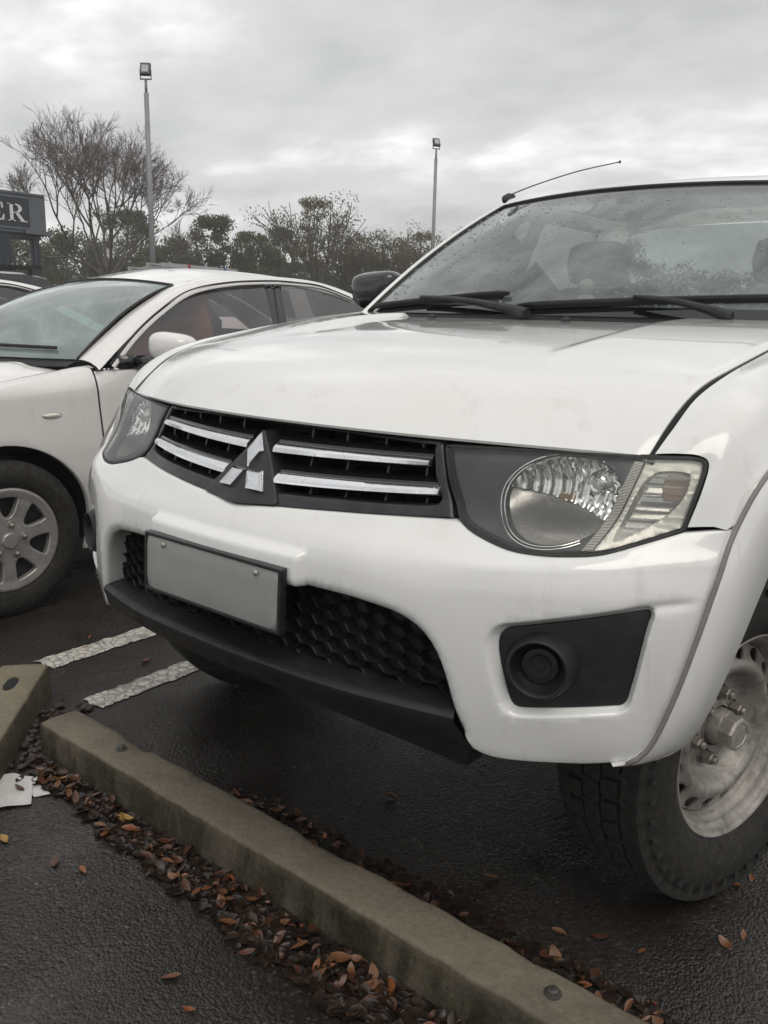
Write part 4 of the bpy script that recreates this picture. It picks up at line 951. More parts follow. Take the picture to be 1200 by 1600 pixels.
# windscreen
wsr = []
for v in np.linspace(0, 1, 22):
    c = np.array(cat(WSE[:5], 22)[int(round(v * 21))]); row = []
    for u in np.linspace(-1, 1, 31):
        hx = c[0] - SC; yb = c[1] - (.275 * (1 - abs(u) ** 2.2)) * (1 - v) - .040 * (1 - u * u) * v; zb = c[2] + (.030 * v - .0 * (1 - v)) * (1 - u * u) + .004 * (1 - v) * (1 - u * u)
        n = .022 * 4 * v * (1 - v) * (1 - .4 * u * u); row.append((SC + u * hx, yb - n * .5, zb + n * .8))
    wsr.append(row)
sw = MB().grid(wsr).build('windscreen', M['sedan_screen'], sed)
b = MB(); b.tube([(p[0], p[1] - .002, p[2] + .002) for p in ([r[-1] for r in wsr] + [p for p in wsr[-1][::-1]] + [r[0] for r in wsr[::-1]])], .0065, 6); b.build('windscreen_seal', M['rubber_seal'], sw)
b = MB(); rr_ = []
for u in np.linspace(-1, 1, 31):
    s = wsr[0][int(round((u + 1) * 15))]; rr_.append([(s[0], s[1] - .055, .968), (s[0], s[1] - .03, .982), (s[0], s[1] + .004, s[2] - .004), (s[0], s[1] + .05, s[2] - .01)])
b.grid(rr_).build('cowl', M['black_plastic'], sed)
for o_ in (0, -.75):
    b = MB(); b.tube([(wsr[2][i][0], wsr[2][i][1] - .02, wsr[2][i][2] + .004) for i in (range(15, 29) if o_ == 0 else range(2, 16))], .008, 6); b.build('wiper', M['rubber_seal'], sw)
# side glass, pillars and trim
Xgl = lambda y, z: -1.992 - .55 * (np.asarray(z, float) - .95)
g1 = [(y, z) for x, y, z in cat(DLO_F, 24)] + [(2.205, 1.0), (2.21, .962), (1.10, .952)]
g1 = [(y, z) for y, z in g1[:24]] + [(2.125, 1.16), (2.075, .968), (1.09, .953)]
g1[22:24] = [(2.16, 1.347)]
both('front_side_window', sheet_x('g', dedupe(g1), [], 'g', fn=Xgl, step=.05, e=.0, depth=.004), 'tint_glass')
g2 = [(2.265, 1.345), (2.42, 1.345), (2.565, 1.334), (2.70, 1.310), (2.783, 1.287), (2.90, 1.24), (3.05, 1.14), (3.10, 1.0), (3.05, .98), (2.16, .972), (2.21, 1.16)]
both('rear_side_window', sheet_x('g', g2, [], 'g', fn=Xgl, step=.05, e=0, depth=.004), 'tint_glass')
both('door_pillar', sheet_x('g', [(2.155, 1.352), (2.215, 1.356), (2.150, 1.16), (2.10, .965), (2.065, .965), (2.118, 1.16)], [], 'g', fn=lambda y, z: Xgl(y, z) + .004, step=.05, e=.002, depth=.01), 'gloss_black')
both('door_pillar', sheet_x('g', [(2.222, 1.356), (2.272, 1.352), (2.215, 1.16), (2.165, .97), (2.108, .965), (2.157, 1.16)], [], 'g', fn=lambda y, z: Xgl(y, z) + .003, step=.05, e=.002, depth=.01), 'gloss_black')
tr = cat([(p[0] + .012, p[1] - .010, p[2] + .010) for p in DLO_F] + [(-2.203, 2.40, 1.361), (-2.193, 2.58, 1.349), (-2.165, 2.80, 1.294)], 50)
def strip(path, w, up): return grid_geo([[tuple(np.array(p) + np.array(o) * w) for o in up] for p in path])
both('window_trim', strip(tr, .011, [(-.9, .5, -.6), (.35, .35, -.35), (.45, 0, .1), (.25, -.3, .5), (-.6, -.4, .7)]), 'sedan_paint')
b = MB(); b.tube([(p[0] - .002, p[1] - .012, p[2] + .014) for p in tr], .0035, 6); both('trim_gap', (b.V, b.F), 'rubber_seal')
b = MB(); b.tube([(float(Xn(y, .95)) - .010, y, belt(y) + .003) for y in np.linspace(1.03, 3.0, 30)], .0075, 6); both('belt_moulding', (b.V, b.F), 'badge_chrome')
b = MB(); b.tube([(float(Xn(y, z)) - .003, y, z) for y, z in cat([(.9875, .965), (.981, .90), (.988, .66), (1.013, .42), (1.023, .24)], 24)], .0045, 6); both('door_gap', (b.V, b.F), 'deep_black')
b = MB(); b.tube(cat([(-2.150, 1.000, .996), (-2.09, 1.008, .990), (-2.03, 1.002, .978), (-1.985, .990, .958)], 12), .0032, 6); both('pillar_gap', (b.V, b.F), 'deep_black')
# mirror
rows = []; ex = lambda c, p: math.copysign(abs(c) ** p, c)
for i in range(13):
    ph = -math.pi / 2 + math.pi * i / 12; row = []
    for j in range(30):
        th = 2 * math.pi * j / 30
        X_ = .112 * ex(math.cos(ph), .6) * ex(math.cos(th), .6); Z_ = .060 * ex(math.cos(ph), .6) * ex(math.sin(th), .65); Y_ = .075 * ex(math.sin(ph), .8)
        Y_ = min(Y_, .03); Z_ *= (1 + .16 * X_ / .112 * -1)
        row.append((-1.840 + X_, 1.275 + Y_ + .10 * X_, 1.060 + Z_ ))
    rows.append(row)
V, F = grid_geo(rows, True); mo = obj('door_mirror', V, F, M['sedan_paint'], sed, True, 60); obj('door_mirror', [(2 * SC - v[0], v[1], v[2]) for v in V], [tuple(reversed(f)) for f in F], M['sedan_paint'], sed, True, 60)
b = MB(); b.tube([(-1.99, 1.20, .985), (-1.945, 1.23, .99), (-1.90, 1.26, 1.005)], [.036, .030, .024], 10); b.box((-2.02, 1.10, .962), (-1.985, 1.24, 1.02)); b.build('mirror_foot', M['gloss_black'], mo)
# side repeater
b = MB(); rows = []
for i in range(9):
    ph = -math.pi / 2 + math.pi * i / 8
    rows.append([(float(Xn(.765, .792)) - .001 + .010 * max(0, math.sin(ph)), .765 + .040 * math.cos(ph) * math.cos(a), .7915 + .0115 * math.cos(ph) * math.sin(a)) for a in np.linspace(0, 2 * math.pi, 25)[:-1]])
b.grid(rows[4:], True).build('side_repeater', M['silver_plastic'], sed); b = MB(); b.tube([(float(Xn(.765, .792)) + .001, .765 + .041 * math.cos(a), .7915 + .0125 * math.sin(a)) for a in np.linspace(0, 2 * math.pi, 30)], .002, 6, False); b.build('repeater_rim', M['badge_chrome'], sed)
# interior
b = MB()
for x in (-2.45, -3.25):
    b.box((x - .24, 1.55, .35), (x + .24, 2.05, .62)); b.box((x - .24, 2.02, .45), (x + .24, 2.16, 1.12))
b.box((SC - .66, 1.1, .34), (SC + .66, 3.2, .38)); b.box((SC - .66, 2.95, .4), (SC + .66, 3.1, 1.08)); b.box((SC - .66, .98, .72), (SC + .66, 1.34, .985)); b.build('seats_and_dash', M['interior'], sed, False)
for x in (-2.38, -2.72):
    rows = []
    for z, w, t in ((.55, .20, .08), (.85, .22, .09), (1.05, .21, .08), (1.17, .16, .06), (1.23, .12, .06), (1.32, .11, .05), (1.345, .05, .03)):
        rows.append([(x + w * math.cos(a), 1.66 + t * math.sin(a) + (z - .5) * .18, z) for a in np.linspace(0, 2 * math.pi, 21)[:-1]])
    MB().grid(rows, True).build('tan_seat_cover', M['tan_seat'], sed)
b = MB(); A0 = np.array(wsr[11][21]) + np.array((0, .012, -.008)); A1 = np.array(wsr[7][29]) + np.array((0, .012, -.008)); dd_ = (A1 - A0) / np.linalg.norm(A1 - A0); wv = np.cross(dd_, np.array((0, -.6, .8))); wv /= np.linalg.norm(wv)
b.add([tuple(p) for p in (A0 - wv * .02, A1 - wv * .02, A1 + wv * .02, A0 + wv * .02)], [(0, 1, 2, 3)]); b.add([tuple(p - np.array((0, -.004, .004))) for p in (A0 - wv * .02, A1 - wv * .02, A1 + wv * .02, A0 + wv * .02)], [(3, 2, 1, 0)]); b.build('pale_sun_strip', M['silver_shade'], sed, False)
b = MB(); ring = [(-3.22 + .18 * math.cos(a), 1.42 + .09 * math.sin(a), .98 + .16 * math.sin(a)) for a in np.linspace(0, 2 * math.pi, 30)]; b.tube(ring, .015, 8, False); b.build('steering_wheel', M['interior'], sed)
# nose and tail caps (outside the picture), underbody
rows = []
for z, k in ((.22, .05), (.40, 0), (.58, .0), (.70, .03)):
    rows.append([(SC + u * .90 * (1 - .0 * k), -.50 + k + .12 * abs(u) ** 3 + .42 * abs(u) ** 9, z) for u in np.linspace(-1, 1, 31)])
nb_ = MB().grid(rows).build('front_bumper', M['sedan_paint'], sed, True, 50)
b = MB(); b.box((SC - .42, -.512, .30), (SC + .42, -.49, .46)); b.box((SC - .34, -.50, .60), (SC + .34, -.47, .69)); b.build('air_intake', M['black_plastic'], nb_, False)
for sx in (1, -1):
    b = MB(); b.grid([[(SC + sx * (.45 + .36 * t), -.44 + .22 * t ** 2 + dz * .3, .58 + .14 * dz / .3 + .02 * t) for t in np.linspace(0, 1, 12)] for dz in (0, .15, .3)]); b.build('headlight', M['silver_plastic'], sed)
rows = []
for z in (.25, .55, .95, 1.0): rows.append([(SC + u * .88, 4.40 - .10 * abs(u) ** 4 - (.55 if z == 1.0 else 0), z + (.03 if z == 1.0 else 0)) for u in np.linspace(-1, 1, 21)])
MB().grid(rows).build('tail', M['sedan_paint'], sed, True, 50)
b = MB(); b.box((SC - .62, -.35, .20), (SC + .62, 4.3, .60)); b.box((SC - .85, 1.0, .20), (SC + .85, 2.9, .40)); b.build('underbody', M['deep_black'], sed, False)
for s_ in (1, -1):
    for yc in (WY, 3.32):
        b = MB(); b.lathe([(SC + s_ * .55, .385), (SC + s_ * .865, .385)], 36, 'x', (0, yc, .318), R(-12), R(192)); b.build('arch_liner', M['deep_black'], sed)
# wheels with seven-spoke covers
def sedan_wheel(parent, out):
    b = MB(); b.lathe([(h * out, r) for h, r in [(-.09, .21), (-.105, .25), (-.10, .29), (-.08, .312), (0, .318), (.075, .313), (.092, .300), (.103, .272), (.104, .245), (.098, .222), (.092, .212), (.080, .206)]], 80, 'x'); b.build('tyre', M['rubber'], parent, True, 40)
    b = MB(); b.lathe([(.050 * out, .206), (.040 * out, .16), (.030 * out, .08), (.030 * out, .0001)], 60, 'x'); b.build('steel_disc', M['hub_dark'], parent)
    n7 = 7; holes = []
    for k in range(n7):
        a = 2 * math.pi * (k + .5) / n7 + .18
        pts = []
        for r, w in ((.086, .0), (.100, .19), (.130, .245), (.160, .262), (.176, .25)): pts.append((r, w * 1.0))
        loop = [(r, a - w) for r, w in pts] + [(r, a + w) for r, w in reversed(pts[1:])]
        holes.append(smooth_closed([(r * math.cos(t), r * math.sin(t)) for r, t in loop], .012, 2))
    def prof(a, c):
        r = np.hypot(a, c); h = nspl(np.array([0, .03, .06, .10, .15, .185, .200, .212]), np.array([.096, .094, .090, .088, .089, .092, .096, .088]), np.clip(r, 0, .212)); return h
    V, F = sheet_geo(circle(0, 0, .211, 90), holes, prof, step=.009, edge=.005, depth=.022, axis='x', back=-1)
    if out < 0: V, F = mirx(V, F)
    wc = obj('wheel_cover', V, F, M['hubcap'], parent, True, 50)
    b = MB(); b.lathe([(h * out, r) for h, r in [(.090, .0335), (.100, .032), (.104, .028), (.105, .0001)]], 36, 'x'); b.build('centre_cap', M['hubcap'], wc, True, 40)
    for k in range(5):
        a = 2 * math.pi * k / 5 + .12; b = MB(); b.lathe([(h * out, r) for h, r in [(.088, .0165), (.0915, .016), (.0905, .012)]], 20, 'x', (0, .062 * math.cos(a), .062 * math.sin(a))); b.lathe([(h * out, r) for h, r in [(.086, .0105), (.100, .010), (.106, .006), (.107, .0001)]], 16, 'x', (0, .062 * math.cos(a), .062 * math.sin(a))); b.build('wheel_bolt', M['nut_metal'], wc)
for nm, s_, y in (('front_wheel', 1, WY), ('front_wheel', -1, WY), ('rear_wheel', 1, 3.32), ('rear_wheel', -1, 3.32)):
    w = empty(nm, (SC + s_ * .805, y, .318), 0, sed); sedan_wheel(w, s_)
MB().grid([[(SC + u * (.66 + .12 * t), 3.30 + 1.06 * t - .08 * u ** 4 * t, 1.075 - .07 * t - .03 * u ** 4 + (.012 if t > .95 else 0)) for u in np.linspace(-1, 1, 21)] for t in np.linspace(0, 1, 10)]).build('boot_lid', M['sedan_paint'], sed, True, 45)
for sx in (1, -1):
    MB().grid([[(SC + sx * (.885 - .02 * t - .10 * w), 3.15 + 1.2 * t, .965 + .10 * w - .02 * t) for w in np.linspace(0, 1, 5)] for t in np.linspace(0, 1, 8)]).build('rear_shoulder', M['sedan_paint'], sed, True, 45)
rebase(sed, (SC, 1.9, 0))
# ------------------------------------------------------------------ background: trees, light poles, sign, far vehicles
CX, CY = 1.1754, -1.0215
def fast_mesh(name, V, quads, mats, matidx=None):
    me = bpy.data.meshes.new(name); V = np.asarray(V, np.float32).reshape(-1, 3); Q = np.asarray(quads, np.int32).reshape(-1, 4)
    me.vertices.add(len(V)); me.vertices.foreach_set('co', V.ravel()); me.loops.add(Q.size); me.loops.foreach_set('vertex_index', Q.ravel())
    me.polygons.add(len(Q)); me.polygons.foreach_set('loop_start', np.arange(0, Q.size, 4, dtype=np.int32)); me.polygons.foreach_set('loop_total', np.full(len(Q), 4, np.int32))
    for m in mats: me.materials.append(m)
    me.update(calc_edges=True); return me
def leaf_mat(name, a, b, c):
    t = NT(name); n = t.noise(.9, 5, .6); n2 = t.noise(7, 3, .6)
    cc = t.mix(t.ramp(n2, (.35, 0), (.7, .7)), t.ramp(n, (.3, a), (.5, b), (.72, c)), a)
    d = t.n('ShaderNodeBsdfDiffuse'); t.l(cc, d.inputs[0]); tl = t.n('ShaderNodeBsdfTranslucent'); t.l(cc, tl.inputs[0]); mxs = t.n('ShaderNodeMixShader'); mxs.inputs[0].default_value = .45
    t.l(d.outputs[0], mxs.inputs[1]); t.l(tl.outputs[0], mxs.inputs[2]); return t.done(mxs.outputs[0])
M['euc'] = leaf_mat('evergreen_leaves', (.080, .090, .045), (.125, .135, .068), (.165, .165, .085))
M['euc2'] = leaf_mat('olive_leaves', (.095, .100, .045), (.145, .148, .068), (.19, .180, .085))
M['brownleaf'] = leaf_mat('autumn_leaves', (.115, .105, .055), (.165, .145, .075), (.19, .155, .08))
M['redleaf'] = leaf_mat('rusty_leaves', (.15, .095, .070), (.19, .12, .085), (.20, .14, .10))
M['bark'] = simple('bark', (.12, .10, .09), .9, 0, .3, 5, .4, 40)
M['twig'] = simple('twigs', (.16, .135, .125), .9, 0, .3, 3)
M['bark_far'] = simple('pale_bark', (.11, .10, .09), .9, 0, .3, 3)
def branches(rd, base, dirv, length, r, depth, segs, spread, out, tips, gravity=.0):
    p = Vector(base); d = Vector(dirv).normalized(); pts = [tuple(p)]; n = 4 if depth > 1 else 3
    for i in range(n):
        d = (d + Vector((rd.uniform(-1, 1), rd.uniform(-1, 1), rd.uniform(-.5, .9))) * .13 + Vector((0, 0, gravity))).normalized(); p = p + d * (length / n); pts.append(tuple(p))
    rads = [r * (1 - .45 * i / n) for i in range(n + 1)]; out.append((pts, rads, max(3, segs)))
    if depth == 0: tips.append((tuple(p), tuple(d))); return
    k = rd.choice((2, 3)) if depth > 2 else rd.choice((3, 4))
    for j in range(k):
        at = pts[-1] if (j == 0 or depth > 4) else pts[rd.choice((1, 2, len(pts) - 2, len(pts) - 1))]
        ax = d.cross(Vector((rd.uniform(-1, 1), rd.uniform(-1, 1), rd.uniform(-1, 1))))
        if ax.length < 1e-3: continue
        nd = Matrix.Rotation(rd.uniform(.35, 1.0) * spread * (0.5 if j == 0 else 1), 3, ax.normalized()) @ d
        branches(rd, at, nd, length * rd.uniform(.62, .86), r * (.62 if j else .70), depth - 1, segs - 1, spread, out, tips, gravity)
def tubes(lst):
    V, Q = [], []; k = 0
    for pts, rads, sg in lst:
        v, f = tube_geo(pts, rads, sg, False); V += v; Q += [tuple(i + k for i in q) for q in f]; k = len(V)
    return V, Q
# the big bare tree
rd = random.Random(21); BT = (CX - .8358 * 35, CY + .549 * 35)
tree = empty('bare_tree', (BT[0], BT[1], 0)); tag(tree, 'tall leafless tree with wide fan of fine twigs beside the left light pole', 'tree')
big, tips = [], []; big.append(([(0, 0, -.1), (.02, .0, 1.0), (.0, .03, 1.9), (.05, 0, 2.55)], [.20, .165, .155, .15], 9))
fine_ = []
away = Vector((-.8358, .549, 0)); right_ = Vector((.549, .8358, 0))
for (lr, up_, ln) in ((-1.35, .55, 1.9), (-1.0, .85, 2.0), (-.5, 1.0, 2.0), (.0, 1.0, 2.1), (.42, 1.0, 2.0), (.80, .9, 1.9), (1.15, .62, 1.75), (-.3, .8, 1.8)):
    d = right_ * lr + Vector((0, 0, up_)) + away * rd.uniform(-.8, .8); lim = []
    branches(rd, (.03, 0, rd.uniform(2.0, 2.6)), d, ln * .82, .072, 7, 8, .85, lim, tips, .025)
    for L_ in lim: (big if L_[1][0] > .018 else fine_).append(L_)
V, Q = tubes(big); link(bpy.data.objects.new('trunk', fast_mesh('trunk', V, Q, [M['bark']])), tree)
fine_ = [(p, [max(r, .0052) for r in rr], 3) for p, rr, s in fine_]
V, Q = tubes(fine_); link(bpy.data.objects.new('crown', fast_mesh('crown', V, Q, [M['twig']])), tree)

def crown_leaves(rd, blobs, n_per, size):
    """blobs: (centre, radius) -> quads"""
    n = len(blobs) * n_per; c = np.repeat(np.array([b[0] for b in blobs]), n_per, 0); r = np.repeat(np.array([b[1] for b in blobs]), n_per)
    g = np.random.default_rng(rd.randrange(10 ** 6)); dirs = g.normal(size=(n, 3)); dirs /= np.linalg.norm(dirs, axis=1)[:, None]
    pos = c + dirs * (r * g.random(n) ** .45)[:, None] * np.array((1, 1, .75))
    u = g.normal(size=(n, 3)); u /= np.linalg.norm(u, axis=1)[:, None]; w = np.cross(u, g.normal(size=(n, 3))); w /= np.maximum(np.linalg.norm(w, axis=1), 1e-6)[:, None]
    s = size * (.5 + g.random(n))[:, None]
    V = np.stack([pos - u * s, pos + w * s * .42, pos + u * s, pos - w * s * .42], 1)
    return V.reshape(-1, 3), np.arange(4 * n).reshape(-1, 4)
def leafy(px_dir, D, top, rad, kind, label, seed, base_z=1.6, name='tree'):
    rd = random.Random(seed); x = CX + px_dir[0] * D; y = CY + px_dir[1] * D
    t = empty(name, (x, y, 0)); tag(t, label, 'tree', 'trees along the far edge of the car park')
    tw = []; tp = []; h0 = max(1.2, base_z * .7)
    tw.append(([(0, 0, -.1), (.05, .02, h0 * .6), (0, 0, h0)], [.17, .14, .13], 7))
    nl = 5
    for k in range(nl):
        a = 2 * math.pi * (k + rd.random() * .6) / nl; sp = rd.uniform(.25, .8)
        branches(rd, (0, 0, h0), (math.cos(a) * sp, math.sin(a) * sp, 1), (top - h0) * .335, .07, 3, 5, .6, tw, tp, .05)
    V, Q = tubes([(p, [max(r, .016) for r in rr], 4) for p, rr, s in tw]); link(bpy.data.objects.new('trunk', fast_mesh('trunk', V, Q, [M['bark_far']])), t)
    blobs = []
    thin = kind in ('brownleaf', 'redleaf')
    nb_ = 34 if thin else 46
    for k in range(nb_):
        a = rd.random() * 2 * math.pi; f = rd.random() ** .5; zz = base_z + (top - base_z) * (rd.random() ** .8)
        env = math.sin(math.pi * min(1, max(.12, (zz - base_z) / (top - base_z) * .82 + .16))) ** .6
        blobs.append(((rad * f * env * math.cos(a), rad * f * env * math.sin(a), min(zz, top - .4)), rd.uniform(.45, .95) * (.62 if thin else .85) * rad * .42))
    if thin: blobs += [(p, rd.uniform(.45, 1.0)) for p, d in rd.sample(tp, min(len(tp), 50))]
    V, Q = crown_leaves(rd, blobs, 85 if thin else 210, .060 if thin else .085)
    link(bpy.data.objects.new('crown', fast_mesh('crown', V, Q, [M[kind]])), t)
    return t
def dirpx(px):
    """horizontal bearing of a place along the far edge, by its angle from straight ahead"""
    a = math.atan((px - 600) / 1360.0); b = R(38.685) - a; return (-math.sin(b), math.cos(b))
for i, (px, D, top, rad, kind, bz, lab) in enumerate((
    (-95, 50, 5.2, 3.0, 'euc', .6, 'dark evergreen tree left of the shop sign, mostly outside the frame'),
    (35, 52, 4.9, 2.6, 'euc2', .5, 'olive evergreen tree seen between the posts of the shop sign'),
    (110, 56, 5.6, 3.0, 'euc', .4, 'dark evergreen tree just right of the shop sign'),
    (192, 58, 7.2, 2.8, 'euc', 2.6, 'flat topped dark evergreen right behind the bare tree trunk'),
    (262, 54, 5.4, 2.6, 'euc2', .5, 'low olive tree right behind the left light pole'),
    (326, 50, 6.3, 2.2, 'euc', 1.0, 'rounded dark evergreen tree right of the left light pole'),
    (384, 53, 5.9, 2.1, 'euc2', .8, 'olive evergreen right of the rounded dark one'),
    (428, 57, 6.5, 2.3, 'euc', 1.0, 'dark evergreen left of the tallest thin tree'),
    (480, 45, 7.0, 1.9, 'brownleaf', 2.4, 'tallest thin tree with sparse brown leaves above the sedan roof'),
    (528, 49, 6.2, 2.0, 'brownleaf', 1.8, 'sparse brown tree just right of the tallest thin tree'),
    (592, 47, 5.7, 2.3, 'brownleaf', 1.6, 'broad sparse brownish tree left of the right light pole'),
    (645, 52, 6.1, 2.3, 'brownleaf', 1.4, 'sparse brown tree standing just left of the right light pole'),
    (722, 54, 6.5, 2.7, 'redleaf', 1.2, 'rusty red tree between right light pole and pickup windscreen'),
    (560, 61, 5.2, 3.0, 'euc', .3, 'low dark evergreen behind the sparse brown trees'),
    (672, 60, 5.6, 2.8, 'euc2', .3, 'low olive tree behind the right light pole'),
    (470, 60, 4.6, 2.8, 'euc2', .3, 'low olive tree under the tallest thin tree'),
    (800, 58, 6.6, 3.0, 'euc', .8, 'dark evergreen hidden behind the pickup windscreen pillar'),
    (950, 56, 6.0, 3.0, 'euc2', .8, 'olive tree seen dimly through the pickup cab'))):
    leafy(dirpx(px), D, top, rad, kind, lab, 100 + i, bz, {'euc': 'evergreen_tree', 'euc2': 'evergreen_tree', 'brownleaf': 'autumn_tree', 'redleaf': 'autumn_tree'}[kind])
blobs = []; rd = random.Random(3)
for k in range(560):
    d = dirpx(rd.uniform(-420, 1500)); D = rd.uniform(62, 70); blobs.append(((CX + d[0] * D, CY + d[1] * D, rd.uniform(.3, 4.3)), rd.uniform(.9, 1.6)))
V, Q = crown_leaves(rd, blobs, 130, .15); o = link(bpy.data.objects.new('scrub', fast_mesh('scrub', V, Q, [M['euc']]))); tag(o, 'continuous dark scrub behind the far trees', 'scrub', kind='stuff')

# light poles
M['galv'] = simple('galvanised_steel', (.26, .27, .275), .55, .3, .12, 3)
M['lamp_body'] = simple('lamp_housing', (.06, .062, .066), .5, .2, .15, 9)
M['lamp_glass'] = simple('lamp_glass', (.45, .46, .47), .2, 0, .1, 12)
def pole(x, y, h, label, rz, tilt):
    r = empty('light_pole', (x, y, 0), rz); tag(r, label, 'light pole', 'floodlight poles in the car park')
    b = MB(); b.tube([(0, 0, 0), (0, 0, h * .5), (0, 0, h - .42)], [.075, .068, .060], 14); b.lathe([(0, .16), (.02, .16), (.03, .08)], 16, 'z'); b.build('shaft', M['galv'], r)
    b = MB(); b.tube([(0, 0, h - .43), (0, 0, h - .10)], .035, 10); b.build('spigot', M['galv'], r)
    b = MB(); b.box((-.145, -.02, h - .11), (.145, .02, h - .085)); b.box((-.145, -.02, h - .11), (-.13, .02, h + .12)); b.box((.13, -.02, h - .11), (.145, .02, h + .12)); b.build('bracket', M['lamp_body'], r, False)
    T = Matrix.Translation((0, 0, h + .12)) @ Matrix.Rotation(tilt, 4, 'X')
    b = MB(); b.box((-.125, -.05, -.14), (.125, .05, .16), T)
    for k in range(7): b.box((-.115 + k * .036, .05, -.12), (-.107 + k * .036, .085, .14), T)
    hd = b.build('floodlight', M['lamp_body'], r, False); b = MB(); b.box((-.085, -.058, -.09), (.085, -.052, .10), T); b.build('floodlight_glass', M['lamp_glass'], hd, False)
pole(-18.2, 13.14, 6.95, 'tall grey floodlight pole standing in front of the bare tree', R(40), R(-22))
pole(-18.75, 26.5, 7.40, 'smaller looking floodlight pole right of centre, left of the windscreen', R(60), R(-30))

# shop sign on posts
M['sign_grey'] = simple('sign_cladding', (.125, .135, .15), .6, .1, .1, 2); M['sign_panel'] = simple('sign_panel', (.022, .028, .038), .5, 0, .15, 2); M['sign_white'] = simple('sign_letters', (.72, .73, .72), .5, 0, .05, 6)
sg = empty('shop_sign', (-20.9, 9.5, 0)); tag(sg, 'dark grey shop sign board with white serif letters on posts at the left edge', 'sign')
def lb(name, lo, hi, m, parent=sg): return MB().box([lo[0] + 20.9, lo[1] - 9.5, lo[2]], [hi[0] + 20.9, hi[1] - 9.5, hi[2]]).build(name, M[m], parent, False)
lb('cladding', (-21.4, 6.6, 3.07), (-20.72, 11.62, 4.02), 'sign_grey'); lb('cap', (-21.45, 6.55, 4.02), (-20.68, 11.60, 4.07), 'sign_grey'); lb('corner_lip', (-21.42, 11.0, 3.05), (-20.66, 11.74, 3.15), 'sign_grey')
pn = lb('sign_panel', (-20.73, 6.8, 3.20), (-20.695, 11.15, 3.92), 'sign_panel')
for (a, b_) in (((-20.70, 11.15, 3.12), (-20.685, 11.19, 3.98)), ((-20.70, 6.7, 3.92), (-20.685, 11.15, 3.96)), ((-20.70, 6.7, 3.15), (-20.685, 11.15, 3.20))): lb('panel_frame', a, b_, 'sign_grey')
for (y0, y1, x0) in ((11.32, 11.42, -20.86), (11.47, 11.58, -21.35), (10.20, 10.62, -20.86)): lb('post', (x0, y0, 0), (x0 + .10, y1, 3.07), 'sign_panel')
lb('beam', (-21.3, 6.6, 2.93), (-20.80, 11.5, 3.07), 'sign_panel')
def letter(ch, y0, z0, h):
    b = MB(); w = h * .90; X0, X1 = .20, .225
    def bx(a, c, e, f): b.box((X0, y0 - 9.5 + a * w, z0 + c * h), (X1, y0 - 9.5 + e * w, z0 + f * h))
    def pg(pts):
        n = len(pts); V = [(X0, y0 - 9.5 + p[0] * w, z0 + p[1] * h) for p in pts] + [(X1, y0 - 9.5 + p[0] * w, z0 + p[1] * h) for p in pts]
        b.add(V, [tuple(reversed(range(n))), tuple(range(n, 2 * n))] + [(i, (i + 1) % n, n + (i + 1) % n, n + i) for i in range(n)])
    bx(.14, 0, .36, 1); bx(0, 0, .5, .055); bx(0, .945, .5, 1.0)
    if ch == 'E':
        bx(.36, .91, 1.0, 1.0); bx(.36, 0, 1.0, .09); bx(.36, .46, .78, .55); pg([(.90, .70), (1.0, .66), (1.0, .95), (.86, .95)]); pg([(.88, .05), (1.04, .05), (1.06, .36), (.98, .30)]); bx(.70, .38, .78, .63)
    else:
        for k in range(10):
            a0, a1 = -math.pi / 2 + math.pi * k / 10, -math.pi / 2 + math.pi * (k + 1) / 10
            pg([(.50 + .48 * math.cos(a0), .73 + .27 * math.sin(a0)), (.50 + .48 * math.cos(a1), .73 + .27 * math.sin(a1)), (.50 + .25 * math.cos(a1), .73 + .20 * math.sin(a1)), (.50 + .25 * math.cos(a0), .73 + .20 * math.sin(a0))])
        bx(.36, .935, .52, 1.0); bx(.36, .46, .52, .525); pg([(.46, .50), (.72, .50), (1.14, .05), (.86, .05)]); bx(.86, 0, 1.32, .055)
    b.build('letter_' + ch.lower(), M['sign_white'], sg, False)
letter('R', 10.565, 3.335, .435); letter('E', 10.05, 3.335, .435)

